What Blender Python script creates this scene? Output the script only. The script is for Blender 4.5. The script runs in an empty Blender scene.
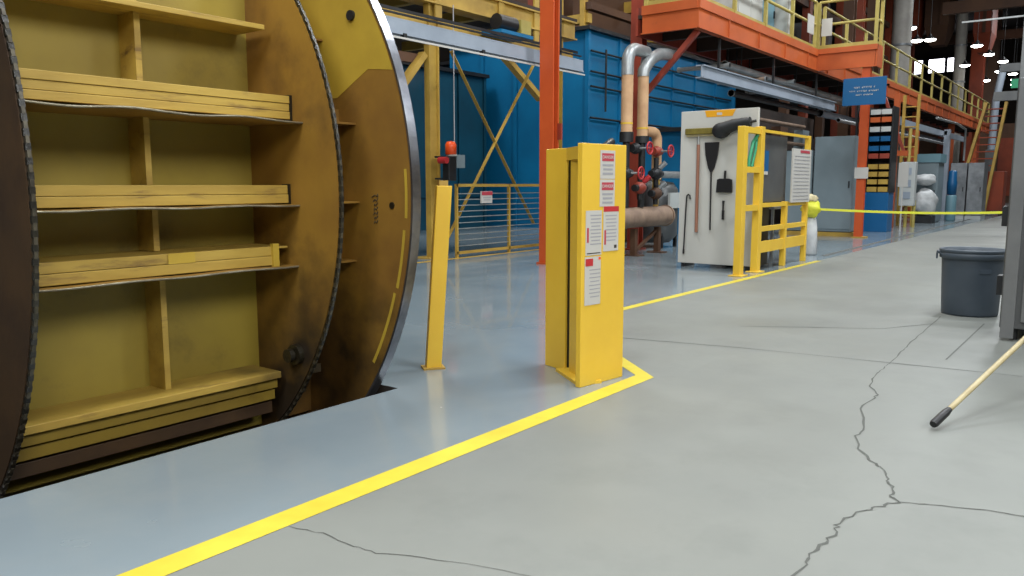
import bpy, math, random
from mathutils import Vector as V, Matrix
random.seed(7)
scene = bpy.context.scene
COL = scene.collection
PI = math.pi

# ------------------------------------------------------------------ helpers
def lin(c):
    c = c / 255.0
    return c / 12.92 if c <= 0.04045 else ((c + 0.055) / 1.055) ** 2.4
def rgb(r, g, b): return (lin(r), lin(g), lin(b), 1.0)

def mat(name, c1, rough=.5, metal=0., c2=None, scale=3., bump=0., c3=None, scale3=1.2, cut3=(.58, .7),
        stretch=(1, 1, 1), spec=.5, emit=None, estr=0., fine=0.):
    m = bpy.data.materials.new(name); m.use_nodes = True
    nt = m.node_tree; N = nt.nodes; L = nt.links
    b = N['Principled BSDF']
    b.inputs['Roughness'].default_value = rough
    b.inputs['Metallic'].default_value = metal
    b.inputs['Specular IOR Level'].default_value = spec
    b.inputs['Base Color'].default_value = rgb(*c1)
    tc = N.new('ShaderNodeTexCoord'); mp = N.new('ShaderNodeMapping')
    mp.inputs['Scale'].default_value = stretch
    L.new(tc.outputs['Object'], mp.inputs['Vector'])
    def noise(sc, det=5., ro=.6):
        n = N.new('ShaderNodeTexNoise'); n.inputs['Scale'].default_value = sc
        n.inputs['Detail'].default_value = det; n.inputs['Roughness'].default_value = ro
        L.new(mp.outputs['Vector'], n.inputs['Vector']); return n
    def mixn(fac, a, bb):
        x = N.new('ShaderNodeMix'); x.data_type = 'RGBA'
        L.new(fac, x.inputs[0])
        for s, val in ((6, a), (7, bb)):
            if isinstance(val, tuple): x.inputs[s].default_value = val
            else: L.new(val, x.inputs[s])
        return x.outputs[2]
    def ramp(o, a, bb):
        r = N.new('ShaderNodeMapRange'); r.inputs[1].default_value = a; r.inputs[2].default_value = bb
        L.new(o, r.inputs[0]); return r.outputs[0]
    col = rgb(*c1)
    if c2:
        n = noise(scale)
        col = mixn(ramp(n.outputs[0], .35, .65), rgb(*c1), rgb(*c2))
    if c3:
        n3 = noise(scale3, 8., .65)
        col = mixn(ramp(n3.outputs[0], *cut3), col, rgb(*c3))
    if c2 or c3: L.new(col, b.inputs['Base Color'])
    if bump or fine:
        nb = noise(scale * 6 if not fine else fine)
        bp = N.new('ShaderNodeBump'); bp.inputs['Strength'].default_value = bump or .1
        bp.inputs['Distance'].default_value = .02
        L.new(nb.outputs[0], bp.inputs['Height']); L.new(bp.outputs[0], b.inputs['Normal'])
    if emit:
        b.inputs['Emission Color'].default_value = rgb(*emit); b.inputs['Emission Strength'].default_value = estr
    return m

M = {}
M['drum'] = mat('drum_ochre', (140, 118, 40), .55, 0, (124, 102, 36), 1.6, .08, (84, 60, 20), 1.9, (.58, .8))
M['drum_panel'] = mat('drum_panel_paint', (148, 130, 46), .55, 0, (130, 112, 40), 1.2, .05, (84, 66, 28), 2.3, (.56, .85))
M['drum_beam'] = mat('drum_beam_paint', (176, 148, 66), .55, 0, (156, 128, 54), 3, .08, (96, 70, 40), 5, (.58, .75), stretch=(.5, 2, 3))
M['drum_flange'] = mat('flange_ochre', (146, 110, 38), .55, 0, (116, 82, 32), 1.1, .06, (74, 50, 24), 1.5, (.5, .78))
M['drum_bright'] = mat('flange_repaint', (180, 152, 52), .5, 0, (164, 136, 46), 2)
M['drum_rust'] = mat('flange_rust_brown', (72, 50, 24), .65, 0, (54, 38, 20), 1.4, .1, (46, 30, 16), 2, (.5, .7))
M['grease'] = mat('black_grease', (22, 20, 16), .3, 0, (34, 30, 20), 8, .2)
M['chain'] = mat('chain_steel', (92, 86, 72), .4, .5, (54, 50, 42), 20)
M['rim_steel'] = mat('rim_steel', (150, 152, 158), .28, .9, (110, 112, 120), 5)
M['edge_steel'] = mat('bare_edge_steel', (150, 144, 124), .4, .6, (110, 100, 80), 9)
M['yellow'] = mat('safety_yellow', (222, 184, 58), .45, 0, (214, 174, 52), 2)
M['yellow_dull'] = mat('dull_yellow', (182, 150, 66), .55, 0, (158, 126, 54), 2.2, 0, (120, 92, 36), 3, (.6, .8))
M['yellow_rail'] = mat('rail_yellow', (176, 162, 88), .5, 0, (158, 142, 72), 2)
M['line'] = mat('line_paint', (212, 196, 66), .4, 0, (198, 180, 56), 3, 0, (156, 144, 82), 6, (.66, .8))
M['orange'] = mat('mezzanine_orange', (188, 90, 40), .5, 0, (172, 80, 36), 1.5, 0, (134, 68, 38), 3, (.64, .8))
M['red_orange'] = mat('column_red_orange', (196, 84, 36), .45, 0, (182, 74, 32), 1.2)
M['dark_red'] = mat('column_dark_red', (150, 60, 42), .5, 0, (130, 52, 36), 2)
M['rust_far'] = mat('far_rust_orange', (150, 62, 30), .6, 0, (110, 44, 24), .5)
M['brown_far'] = mat('far_brown', (92, 62, 40), .7, 0, (70, 46, 32), .5)
M['blue'] = mat('machine_blue', (6, 112, 160), .45, 0, (5, 100, 146), .8)
M['blue_dark'] = mat('booth_blue', (5, 72, 96), .5, 0, (5, 60, 80), .8)
M['sign_blue'] = mat('sign_blue', (14, 86, 134), .4)
M['grey_beam'] = mat('grey_beam_paint', (150, 160, 172), .45, 0, (136, 146, 158), 1.5)
M['grey_cab'] = mat('cabinet_grey', (124, 138, 144), .45, 0, (114, 128, 134), 1)
M['steel'] = mat('stainless', (150, 154, 158), .45, .5, (120, 124, 128), 3)
M['galv'] = mat('galvanised', (176, 180, 180), .4, .5, (140, 144, 146), 2)
M['dark'] = mat('dark_metal', (40, 42, 44), .5, .2, (28, 28, 30), 3)
M['black'] = mat('black_plastic', (24, 24, 26), .45)
M['brown_dark'] = mat('deck_soffit', (58, 44, 36), .8, 0, (40, 32, 28), 1)
M['tan'] = mat('pipe_insulation_tan', (206, 168, 128), .7, 0, (186, 146, 108), 3)
M['tan_dirty'] = mat('pipe_insulation_dirty', (156, 132, 112), .75, 0, (126, 104, 88), 3)
M['white'] = mat('board_white', (190, 190, 184), .5, 0, (180, 180, 174), 1)
M['paper'] = mat('paper_white', (184, 182, 176), .6)
M['wrap'] = mat('white_wrap', (206, 208, 208), .4, 0, (170, 174, 176), 3, .5)
M['red'] = mat('sign_red', (178, 42, 46), .5)
M['red_dull'] = mat('sign_red_dull', (172, 62, 74), .5)
M['ink'] = mat('ink_grey', (150, 150, 154), .6)
M['ink_dark'] = mat('ink_dark', (60, 56, 50), .6)
M['can'] = mat('can_grey_plastic', (72, 82, 92), .5, 0, (64, 74, 84), 4)
M['mach_grey'] = mat('machine_grey', (96, 98, 98), .4, .3, (82, 84, 86), 2)
M['mach_panel'] = mat('machine_panel', (120, 122, 122), .35, .3, (104, 106, 108), 2)
M['wood'] = mat('broom_wood', (180, 168, 130), .5, 0, (164, 150, 112), 8, stretch=(1, 1, .2))
M['wood_red'] = mat('red_brown_wood', (150, 104, 84), .5)
M['olive'] = mat('olive_bristle', (124, 112, 40), .8, 0, (104, 92, 30), 12, .4)
M['amber'] = mat('amber_label', (222, 158, 24), .5)
M['lamp_orange'] = mat('beacon_orange', (232, 82, 30), .3)
M['grey_light'] = mat('light_grey_box', (178, 182, 180), .5)
M['teal'] = mat('teal_grey', (104, 140, 152), .5)
M['green'] = mat('green_plastic', (30, 130, 90), .5)
M['vest'] = mat('vest_yellow', (206, 206, 60), .6, 0, (206, 210, 50), 6, .3)
M['beige'] = mat('beige_cloth', (206, 196, 160), .8, 0, (180, 168, 130), 8, .3)
M['concrete_wall'] = mat('wall_dark_concrete', (74, 66, 58), .9, 0, (56, 50, 46), .3)
M['ceil'] = mat('ceiling_dark', (70, 64, 58), .9, 0, (54, 50, 46), .2)
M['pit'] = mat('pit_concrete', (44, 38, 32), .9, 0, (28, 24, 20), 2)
M['lamp'] = mat('lamp_glow', (255, 250, 240), .5, emit=(255, 250, 240), estr=14)
M['window'] = mat('window_daylight', (240, 244, 255), .5, emit=(246, 244, 255), estr=5)
M['duct'] = mat('duct_pale_grey', (168, 164, 156), .6, 0, (150, 146, 140), 2)
M['wire'] = mat('wire_pale', (150, 160, 120), .5)
M['crack'] = mat('crack_dark', (84, 86, 82), .9)
M['joint'] = mat('joint_grey', (88, 90, 87), .8)

def add_stain(m, ctr, rad, colr):
    nt = m.node_tree; N = nt.nodes; L = nt.links; b = N['Principled BSDF']
    src = b.inputs['Base Color'].links[0].from_socket
    tc = N.new('ShaderNodeTexCoord'); d = N.new('ShaderNodeVectorMath'); d.operation = 'DISTANCE'; d.inputs[1].default_value = ctr
    n = N.new('ShaderNodeTexNoise'); n.inputs['Scale'].default_value = 4; n.inputs['Detail'].default_value = 8
    L.new(tc.outputs['Object'], d.inputs[0]); L.new(tc.outputs['Object'], n.inputs['Vector'])
    a = N.new('ShaderNodeMath'); a.operation = 'MULTIPLY_ADD'; a.inputs[1].default_value = -rad * 1.6; L.new(n.outputs[0], a.inputs[0]); L.new(d.outputs['Value'], a.inputs[2])
    mr = N.new('ShaderNodeMapRange'); mr.inputs[1].default_value = -rad * .55; mr.inputs[2].default_value = rad * .35; mr.inputs[3].default_value = .95; mr.inputs[4].default_value = 0
    L.new(a.outputs[0], mr.inputs[0])
    x = N.new('ShaderNodeMix'); x.data_type = 'RGBA'; L.new(mr.outputs[0], x.inputs[0]); L.new(src, x.inputs[6]); x.inputs[7].default_value = rgb(*colr)
    L.new(x.outputs[2], b.inputs['Base Color'])
add_stain(M['drum_flange'], (.72, -1.42, .96), .72, (26, 20, 14))
add_stain(M['drum_beam'], (.75, -1.42, .9), .5, (34, 28, 20))
def floor_mat(name, c1, c2, c3, rough, rvar, spec, coat=0.):
    m = mat(name, c1, rough, 0, c2, .7, 0, c3, 1.6, (.5, .85), spec=spec)
    nt = m.node_tree; N = nt.nodes; L = nt.links; b = N['Principled BSDF']
    tc = N.new('ShaderNodeTexCoord'); n = N.new('ShaderNodeTexNoise'); n.inputs['Scale'].default_value = 1.1
    n.inputs['Detail'].default_value = 7
    mr = N.new('ShaderNodeMapRange'); mr.inputs[1].default_value = .3; mr.inputs[2].default_value = .7
    mr.inputs[3].default_value = rough; mr.inputs[4].default_value = rough + rvar
    L.new(tc.outputs['Object'], n.inputs['Vector']); L.new(n.outputs[0], mr.inputs[0]); L.new(mr.outputs[0], b.inputs['Roughness'])
    b.inputs['Coat Weight'].default_value = coat; b.inputs['Coat Roughness'].default_value = .06
    return m
M['coating'] = floor_mat('floor_coating', (128, 140, 146), (121, 133, 139), (133, 141, 143), .16, .12, .55, .35)
M['concrete'] = floor_mat('floor_concrete', (124, 127, 122), (117, 120, 116), (109, 112, 108), .42, .15, .4)

class MB:
    def __init__(s): s.v = []; s.f = []; s.mi = []; s.sm = []
    def add(s, vs, fs, mi=0, smooth=False):
        o = len(s.v); s.v += [V(p) for p in vs]
        for f in fs: s.f.append([i + o for i in f]); s.mi.append(mi); s.sm.append(smooth)
        return s
    def box(s, x0, x1, y0, y1, z0, z1, mi=0):
        vs = [(x, y, z) for x in (x0, x1) for y in (y0, y1) for z in (z0, z1)]
        return s.add(vs, [(0, 1, 3, 2), (4, 6, 7, 5), (0, 4, 5, 1), (2, 3, 7, 6), (0, 2, 6, 4), (1, 5, 7, 3)], mi)
    def obox(s, c, ax, ay, az, mi=0):
        c, ax, ay, az = V(c), V(ax), V(ay), V(az)
        vs = [c + ax * i + ay * j + az * k for i in (-1, 1) for j in (-1, 1) for k in (-1, 1)]
        return s.add(vs, [(0, 1, 3, 2), (4, 6, 7, 5), (0, 4, 5, 1), (2, 3, 7, 6), (0, 2, 6, 4), (1, 5, 7, 3)], mi)
    def bar(s, p0, p1, w, h, up=(0, 0, 1), mi=0):
        p0, p1 = V(p0), V(p1); d = p1 - p0; u = V(up); side = d.cross(u)
        if side.length < 1e-6: side = d.cross(V((1, 0, 0)))
        side.normalize(); u = side.cross(d).normalized()
        return s.obox((p0 + p1) / 2, d / 2, side * w / 2, u * h / 2, mi)
    def hbeam(s, x, y, z0, z1, w, d, t=.025, mi=0):      # vertical H column, flanges face +-x
        s.box(x - d / 2, x - d / 2 + t, y - w / 2, y + w / 2, z0, z1, mi)
        s.box(x + d / 2 - t, x + d / 2, y - w / 2, y + w / 2, z0, z1, mi)
        return s.box(x - d / 2 + t, x + d / 2 - t, y - t / 2, y + t / 2, z0, z1, mi)
    def tube(s, pts, r, n=12, mi=0, caps=True):
        pts = [V(p) for p in pts]; rings = []; prev = None
        rr = r if isinstance(r, (list, tuple)) else [r] * len(pts)
        for i, p in enumerate(pts):
            a = pts[max(0, i - 1)]; b = pts[min(len(pts) - 1, i + 1)]; t = (b - a).normalized()
            if prev is None:
                nn = t.orthogonal().normalized()
            else:
                nn = (prev - t * prev.dot(t)).normalized()
            prev = nn; bb = t.cross(nn)
            rings.append([p + (nn * math.cos(2 * PI * k / n) + bb * math.sin(2 * PI * k / n)) * rr[i] for k in range(n)])
        vs = [q for ring in rings for q in ring]
        fs = [(i * n + k, i * n + (k + 1) % n, (i + 1) * n + (k + 1) % n, (i + 1) * n + k) for i in range(len(pts) - 1) for k in range(n)]
        s.add(vs, fs, mi, True)
        if caps:
            s.add(rings[0], [tuple(range(n))[::-1]], mi); s.add(rings[-1], [tuple(range(n))], mi)
        return s
    def cyl(s, p0, p1, r, n=20, mi=0): return s.tube([p0, p1], r, n, mi)
    def lathe(s, prof, c, n=40, mi=0):
        c = V(c); vs = [(c.x + r * math.cos(2 * PI * k / n), c.y + r * math.sin(2 * PI * k / n), c.z + z) for r, z in prof for k in range(n)]
        fs = [(i * n + k, i * n + (k + 1) % n, (i + 1) * n + (k + 1) % n, (i + 1) * n + k) for i in range(len(prof) - 1) for k in range(n)]
        return s.add(vs, fs, mi, True)
    def prism(s, poly, axis, a, b, mi=0):
        def mk(p, q): return {0: (q, p[0], p[1]), 1: (p[0], q, p[1]), 2: (p[0], p[1], q)}[axis]
        n = len(poly); vs = [mk(p, a) for p in poly] + [mk(p, b) for p in poly]
        fs = [tuple(range(n))[::-1], tuple(range(n, 2 * n))] + [(i, (i + 1) % n, n + (i + 1) % n, n + i) for i in range(n)]
        return s.add(vs, fs, mi)
    def sphere(s, c, r, n=12, mi=0, sc=(1, 1, 1)):
        c = V(c); vs = []; m = n // 2 + 1
        for i in range(m + 1):
            a = PI * i / m
            for k in range(n):
                vs.append((c.x + r * sc[0] * math.sin(a) * math.cos(2 * PI * k / n), c.y + r * sc[1] * math.sin(a) * math.sin(2 * PI * k / n), c.z + r * sc[2] * math.cos(a)))
        fs = [(i * n + k, i * n + (k + 1) % n, (i + 1) * n + (k + 1) % n, (i + 1) * n + k) for i in range(m) for k in range(n)]
        return s.add(vs, fs, mi, True)
    def torus(s, c, R, r, axis=0, n=24, k=8, mi=0):
        c = V(c); pts = []
        for i in range(n + 1):
            a = 2 * PI * i / n; u, w = R * math.cos(a), R * math.sin(a)
            pts.append(c + V({0: (0, u, w), 1: (u, 0, w), 2: (u, w, 0)}[axis]))
        return s.tube(pts, r, k, mi, False)
    def build(s, name, mats, parent=None, bevel=0., label=None):
        off = wloc(parent) if parent else V((0, 0, 0))
        me = bpy.data.meshes.new(name)
        me.from_pydata([tuple(p - off) for p in s.v], [], s.f)
        if not isinstance(mats, (list, tuple)): mats = [mats]
        for m in mats: me.materials.append(M[m] if isinstance(m, str) else m)
        me.polygons.foreach_set('material_index', s.mi); me.polygons.foreach_set('use_smooth', s.sm)
        me.validate(); me.update()
        o = bpy.data.objects.new(name, me); COL.objects.link(o)
        if parent: o.parent = parent
        if bevel:
            b = o.modifiers.new('bevel', 'BEVEL'); b.width = bevel; b.segments = 2; b.limit_method = 'ANGLE'
        if label: o['label'] = label
        return o

def wloc(o):
    l = V((0, 0, 0))
    while o: l += o.location; o = o.parent
    return l
def tag(o, label, cat, group=None, kind=None):
    if label: o['label'] = label
    if cat: o['category'] = cat
    if group: o['group'] = group
    if kind: o['kind'] = kind
    return o
def thing(name, loc, label, cat, group=None):
    o = bpy.data.objects.new(name, None); COL.objects.link(o); o.location = loc
    o.empty_display_size = .1
    return tag(o, label, cat, group)
def struct(name, mb, m, parent=None):
    o = mb.build(name, m, parent)
    if not parent: o['kind'] = 'structure'
    return o
def text(name, body, size, loc, right, up, m, parent, align='CENTER', ext=.001):
    cu = bpy.data.curves.new(name, 'FONT'); cu.body = body; cu.size = size; cu.align_x = align; cu.align_y = 'CENTER'; cu.extrude = ext
    t = bpy.data.objects.new('tmp', cu); COL.objects.link(t); bpy.context.view_layer.update()
    me = bpy.data.meshes.new_from_object(t.evaluated_get(bpy.context.evaluated_depsgraph_get()))
    bpy.data.objects.remove(t)
    r = V(right).normalized(); u = V(up).normalized(); n = r.cross(u)
    mt = Matrix((r, u, n)).transposed().to_4x4(); mt.translation = V(loc) - wloc(parent)
    me.transform(mt); me.materials.clear(); me.materials.append(M[m])
    o = bpy.data.objects.new(name, me); COL.objects.link(o); o.parent = parent; return o
def copy_tree(o, parent=None):
    c = o.copy(); COL.objects.link(c)
    if parent: c.parent = parent
    for ch in [q for q in bpy.data.objects if q.parent == o]: copy_tree(ch, c)
    return c

# ------------------------------------------------------------------ camera
H = 1.25
pitch = math.radians(7.3365); yaw = math.radians(37.3688)
cam = bpy.data.cameras.new('camera'); co = bpy.data.objects.new('camera', cam); COL.objects.link(co)
cam.sensor_width = 36; cam.lens = 36 * 800 / 1024; cam.clip_end = 300
fw = V((math.cos(yaw) * math.cos(pitch), math.sin(yaw) * math.cos(pitch), -math.sin(pitch)))
co.location = (0, 0, H); co.rotation_euler = fw.to_track_quat('-Z', 'Y').to_euler()
scene.camera = co

# ------------------------------------------------------------------ room shell
XA, XB, YA, YB, ZC = -5., 78., -8., 27., 14.
PX0, PX1, PY0, PY1 = -2.2, 3.42, 3.5, 7.35       # pit in the floor
def edgeY(x):  # boundary between coated and bare floor
    if x <= 4.64: return 2.5
    if x <= 6.0: return 2.5 + (x - 4.64) / 1.36 * 1.5
    return 4.0
f = MB()
def q(x0, x1, ya0, ya1, yb0, yb1, mi): f.add([(x0, ya0, 0), (x1, yb0, 0), (x1, yb1, 0), (x0, ya1, 0)], [(0, 1, 2, 3)], mi)
q(XA, 4.64, YA, 2.5, YA, 2.5, 1); q(4.64, 6, YA, 2.5, YA, 4, 1); q(6, XB, YA, 4, YA, 4, 1)
q(XA, PX0, 2.5, YB, 2.5, YB, 0); q(PX0, PX1, 2.5, PY0, 2.5, PY0, 0); q(PX0, PX1, PY1, YB, PY1, YB, 0)
q(PX1, 4.64, 2.5, YB, 2.5, YB, 0); q(4.64, 6, 2.5, YB, 4, YB, 0); q(6, XB, 4, YB, 4, YB, 0)
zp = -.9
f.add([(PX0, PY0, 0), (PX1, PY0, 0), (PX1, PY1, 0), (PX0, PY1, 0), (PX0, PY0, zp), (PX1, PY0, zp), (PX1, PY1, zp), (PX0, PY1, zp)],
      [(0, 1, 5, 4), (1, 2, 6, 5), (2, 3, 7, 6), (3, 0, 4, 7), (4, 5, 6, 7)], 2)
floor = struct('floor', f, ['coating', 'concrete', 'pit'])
struct('ceiling', MB().box(XA, XB, YA, YB, ZC, ZC + .2), 'ceil')
struct('wall_left', MB().box(XA, XB, YB, YB + .2, 0, ZC), 'concrete_wall')
struct('wall_right', MB().box(XA, XB, YA - .2, YA, 0, ZC), 'concrete_wall')
struct('wall_near', MB().box(XA - .2, XA, YA, YB, 0, ZC), 'concrete_wall')
struct('wall_far', MB().box(XB, XB + .2, YA, YB, 0, ZC), 'concrete_wall')

def strip(name, pts, w, m, z=.002, label=None, jag=0., sub=1):
    P2 = []
    for i in range(len(pts) - 1):
        a, b = V(pts[i]), V(pts[i + 1])
        for k in range(sub):
            t = k / sub; p = a.lerp(b, t)
            if jag and (i or k): p += V((random.uniform(-jag, jag), random.uniform(-jag, jag)))
            P2.append(p)
    P2.append(V(pts[-1]))
    mb = MB(); vs = []; n = len(P2)
    for i, p in enumerate(P2):
        a = P2[max(0, i - 1)]; b = P2[min(n - 1, i + 1)]; d = (b - a).normalized(); s = V((-d.y, d.x))
        ww = w * (random.uniform(.4, 1.3) if jag else 1) / 2
        if 0 < i < n - 1 and not jag:
            d1 = (p - a).normalized(); ww = ww / max(.4, abs(d1.dot(d)))
        vs += [(p.x + s.x * ww, p.y + s.y * ww, z), (p.x - s.x * ww, p.y - s.y * ww, z)]
    mb.add(vs, [(2 * i, 2 * i + 1, 2 * i + 3, 2 * i + 2) for i in range(n - 1)])
    return mb.build(name, m, floor, label=label)
strip('painted_line', [(XA + .1, 2.43), (4.62, 2.43), (6.0, 3.99)], .125, 'line', label='yellow painted line bending behind the gate post')
strip('painted_line', [(6.0, 3.98), (13.6, 3.98)], .1, 'line')
strip('painted_line', [(3.9, 9.05), (13.4, 9.05)], .14, 'yellow_dull')
strip('painted_line', [(14.6, 4.2), (55, 4.9)], .1, 'joint', label='dark grey edge line along the far aisle')
CR1 = [(8.49, 1.33), (6.791, 1.278), (6.065, 1.242), (5.615, 1.234), (5.272, 1.196), (5.087, 1.111), (4.966, 1.089), (4.662, 1.101), (4.323, .997), (4.128, .99), (3.882, .895), (3.777, .818), (3.73, .777), (3.59, .72), (3.51, .689), (3.401, .661), (3.351, .629), (3.26, .67), (3.183, .71), (3.003, .762), (2.912, .745), (2.788, .746), (2.675, .774), (2.584, .749), (2.3, .78)]
strip('crack', CR1[:4], .009, 'joint', jag=.006, sub=10); strip('crack', CR1[3:], .0105, 'crack', jag=.012, sub=4)
strip('crack', [(3.351, .629), (3.4, .517), (3.473, .33), (3.491, .217), (3.6, -.1)], .006, 'crack', jag=.004, sub=5)
strip('crack', [(1.739, 2.363), (1.775, 2.213), (1.771, 2.047), (1.782, 1.951), (1.842, 1.846), (1.91, 1.654), (1.98, 1.4)], .004, 'crack', jag=.006, sub=4)
strip('floor_joint', [(5.682, 3.3), (5.903, 2.288), (6.054, 1.131), (6.126, .453)], .012, 'joint', jag=.004, sub=4)
strip('floor_joint', [(8.287, .939), (6.391, .945)], .012, 'joint')
strip('floor_joint', [(6.822, 2.652), (7.471, 1.605), (7.997, 1.318)], .012, 'joint', jag=.006, sub=4)

# ------------------------------------------------------------------ the drum
YC, ZCN, R3, R2 = 5.36, 1.2, 2.1, 1.9
X1, X2, X3 = 1.37, 2.95, 3.34
drum = thing('yellow_drum', (2.3, YC, zp), 'huge dirty yellow steel rotating drum standing in the floor pit', 'drum')
def disc(x, R, t, n=160):
    mb = MB(); pr = [(YC + R * math.cos(2 * PI * k / n), ZCN + R * math.sin(2 * PI * k / n)) for k in range(n)]
    return mb.prism(pr, 0, x, x + t)
def rim(x0, x1, R, t, n=160):
    mb = MB(); vs = []
    for r, x in ((R, x0), (R + t, x0), (R + t, x1), (R, x1)):
        vs += [(x, YC + r * math.cos(2 * PI * k / n), ZCN + r * math.sin(2 * PI * k / n)) for k in range(n)]
    fs = [(j * n + k, j * n + (k + 1) % n, ((j + 1) % 4) * n + (k + 1) % n, ((j + 1) % 4) * n + k) for j in range(4) for k in range(n)]
    return mb.add(vs, fs, 0, False)
d1 = disc(X1, R2, .03).build('flange', 'drum_rust', drum, label='rusty brown end flange')
d2 = disc(X2, R2, .03).build('flange', 'drum_flange', drum)
d3 = disc(X3, R3 - .01, .03).build('flange', 'drum_flange', drum, label='largest flange with a bare steel rim')
rim(X3 - .012, X3 + .055, R3 - .012, .014).build('steel_rim', 'rim_steel', d3)
def chain(x, R):
    mb = MB(); n = 420
    for k in range(n):
        a = 2 * PI * k / n; c = V((x, YC + R * math.cos(a), ZCN + R * math.sin(a)))
        t = V((0, -math.sin(a), math.cos(a))); r = V((0, math.cos(a), math.sin(a)))
        w = .011 if k % 2 else .007
        mb.obox(c, V((w, 0, 0)), t * .0155, r * (.008 if k % 2 else .010), k % 2)
    return mb
chain(X1 + .012, R2 + .013).build('roller_chain', ['chain', 'grease'], d1)
chain(X2 + .012, R2 + .013).build('roller_chain', ['chain', 'grease'], d2)
# repainted upper patch on the big flange, yellow arc strokes near its rim
ap = [(YC + (R3 - .03) * math.cos(a), ZCN + (R3 - .03) * math.sin(a)) for a in [math.radians(d) for d in range(90, 162, 2)]]
ap = ap + [(3.62, 1.93), (3.9, 1.78), (YC, 1.78)]
MB().prism(ap, 0, X3 - .002, X3).build('repainted_patch', 'drum_bright', d3)
for a0, a1, rr, m in ((186, 196, .06, 'drum_bright'), (197, 211, .07, 'drum_bright'), (176, 184, .05, 'drum_bright')):
    mb = MB(); vs = []
    n = 12
    for k in range(n + 1):
        a = math.radians(a0 + (a1 - a0) * k / n)
        for r in (R3 - rr, R3 - rr - .022): vs.append((X3 - .002, YC + r * math.cos(a), ZCN + r * math.sin(a)))
    mb.add(vs, [(2 * k, 2 * k + 1, 2 * k + 3, 2 * k + 2) for k in range(n)]); mb.build('paint_stroke', m, d3)
mb = MB(); rs = random.Random(4); yy, zz = 3.62, 1.0
for k in range(7):
    z_ = 1.02 + k * .026; a_ = rs.uniform(-.012, .012)
    mb.tube([(X3 - .003, 3.60 + a_, z_), (X3 - .003, 3.585, z_ + .014), (X3 - .003, 3.565 - a_, z_ + .004), (X3 - .003, 3.56, z_ + .022)], .0028, 5)
mb.build('marker_scribble', 'ink_dark', d3)
MB().cyl((X3 - .006, 3.44, 1.13), (X3 + .002, 3.44, 1.13), .02).build('bolt_hole', 'grease', d3)
for (yy, zz) in ((3.75, 2.25), (3.62, 2.42)): MB().cyl((X3 - .02, yy, zz), (X3, yy, zz), .03).build('bolt', 'dark', d3)
# core with flat skin panels (a six sided box), seen between the flanges
core = [(4.25, -.25), (4.25, 2.65), (5.0, 2.98), (6.1, 2.9), (6.6, 2.3), (6.6, .1), (6.1, -.5), (5.0, -.6)]
MB().prism(core, 0, X1 + .03, X2).build('skin_panel', 'drum_panel', drum)
MB().prism(core, 0, X2 + .03, X3).build('skin_panel', 'drum_flange', drum)
MB().cyl((X1 - .5, YC, ZCN), (X3 + .4, YC, ZCN), .14, 32).build('axle', 'dark', drum)
# panel frames: corner strips and dark seams
def xb(): return X1 + .031, X2 - .001
def beam(z0, z1, yf, ledge_y, ledge_z, wavy=0., slats=3, cut=False):
    x0, x1 = xb(); mb = MB(); h = (z1 - z0) / slats
    for k in range(slats):
        o = (0, .005, .001, .004)[k % 4]
        mb.box(x0, x1 - (.12 if cut else .02), yf + o, yf + .03 + o, z0 + k * h + .001, z0 + (k + 1) * h - .001)
    mb.box(x0, x1 - .02, yf + .01, 4.25, z1 - .016, z1 - .004)
    b = mb.build('beam', 'drum_beam', drum, bevel=.003)
    if not cut: MB().box(x1 - .02, x1, yf + .005, yf + .06, z0 - .005, z1 + .005).build('end_bracket', 'grease', b)
    n = 40; vs = []; 
    for k in range(n + 1):
        x = x0 + (x1 - x0) * k / n
        w = wavy * (math.sin(k * .31) * .6 + math.sin(k * .77 + 1) * .4)
        zz = ledge_z + wavy * .45 * math.sin(k * .4 + 2)
        yv = ledge_y + w
        vs += [(x, yv, zz), (x, yv, zz - .012), (x, 4.25, ledge_z + .004), (x, 4.25, ledge_z - .008)]
    fs = []
    for k in range(n):
        a, c = 4 * k, 4 * (k + 1)
        fs += [(a, c, c + 1, a + 1), (a, a + 2, c + 2, c), (a + 1, c + 1, c + 3, a + 3)]
    mm = MB().add(vs, fs); mm.build('ledge', 'drum_flange', b)
    e = MB(); e.tube([V(vs[4 * k]) + V((0, -.002, -.006)) for k in range(n + 1)], .006, 6); e.build('bare_edge', 'edge_steel', b)
    return b
def shelf(z, t, yf):
    x0, x1 = xb(); return MB().box(x0, x1 - .06, yf, 4.25, z - t, z).build('shelf_plate', 'drum_beam', drum, bevel=.003)
shelf(2.155, .028, 3.98)
beam(1.62, 1.752, 3.83, 3.75, 1.61, .014)
beam(1.145, 1.25, 3.87, 3.80, 1.14, .008, 2)
b4 = beam(.79, .9, 3.885, 3.83, .785, .006, 2, True)
MB().box(X2 - .14, X2 - .1, 3.87, 3.9, .78, .915).build('end_plate', 'drum_bright', b4)
MB().box(2.18, 2.33, 3.8835, 3.8845, .845, .9).build('bright_mark', 'drum_bright', b4)
x0, x1 = xb()
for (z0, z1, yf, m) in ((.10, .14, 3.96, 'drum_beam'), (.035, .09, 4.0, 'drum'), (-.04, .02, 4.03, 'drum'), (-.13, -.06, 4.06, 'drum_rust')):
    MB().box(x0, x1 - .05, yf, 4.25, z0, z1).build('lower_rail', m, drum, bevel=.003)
# short pieces between the two right hand flanges
for (z, yf) in ((1.61, 3.74), (1.14, 3.72), (.78, 3.76), (2.13, 4.02)):
    b = MB().box(X2 + .031, X3 - .001, yf, 4.25, z, z + .012); b.box(X2 + .031, X3 - .001, yf + .15, yf + .165, z - .05 if 0 else z, z + .1)
    b.build('spacer_bracket', 'drum_flange', drum)
MB().box(X2 + .031, X2 + .2, 3.9, 4.25, .1, .15).box(X2 + .031, X2 + .12, 3.95, 4.25, -.02, .04).build('spacer_bracket', 'drum_beam', drum)
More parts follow.
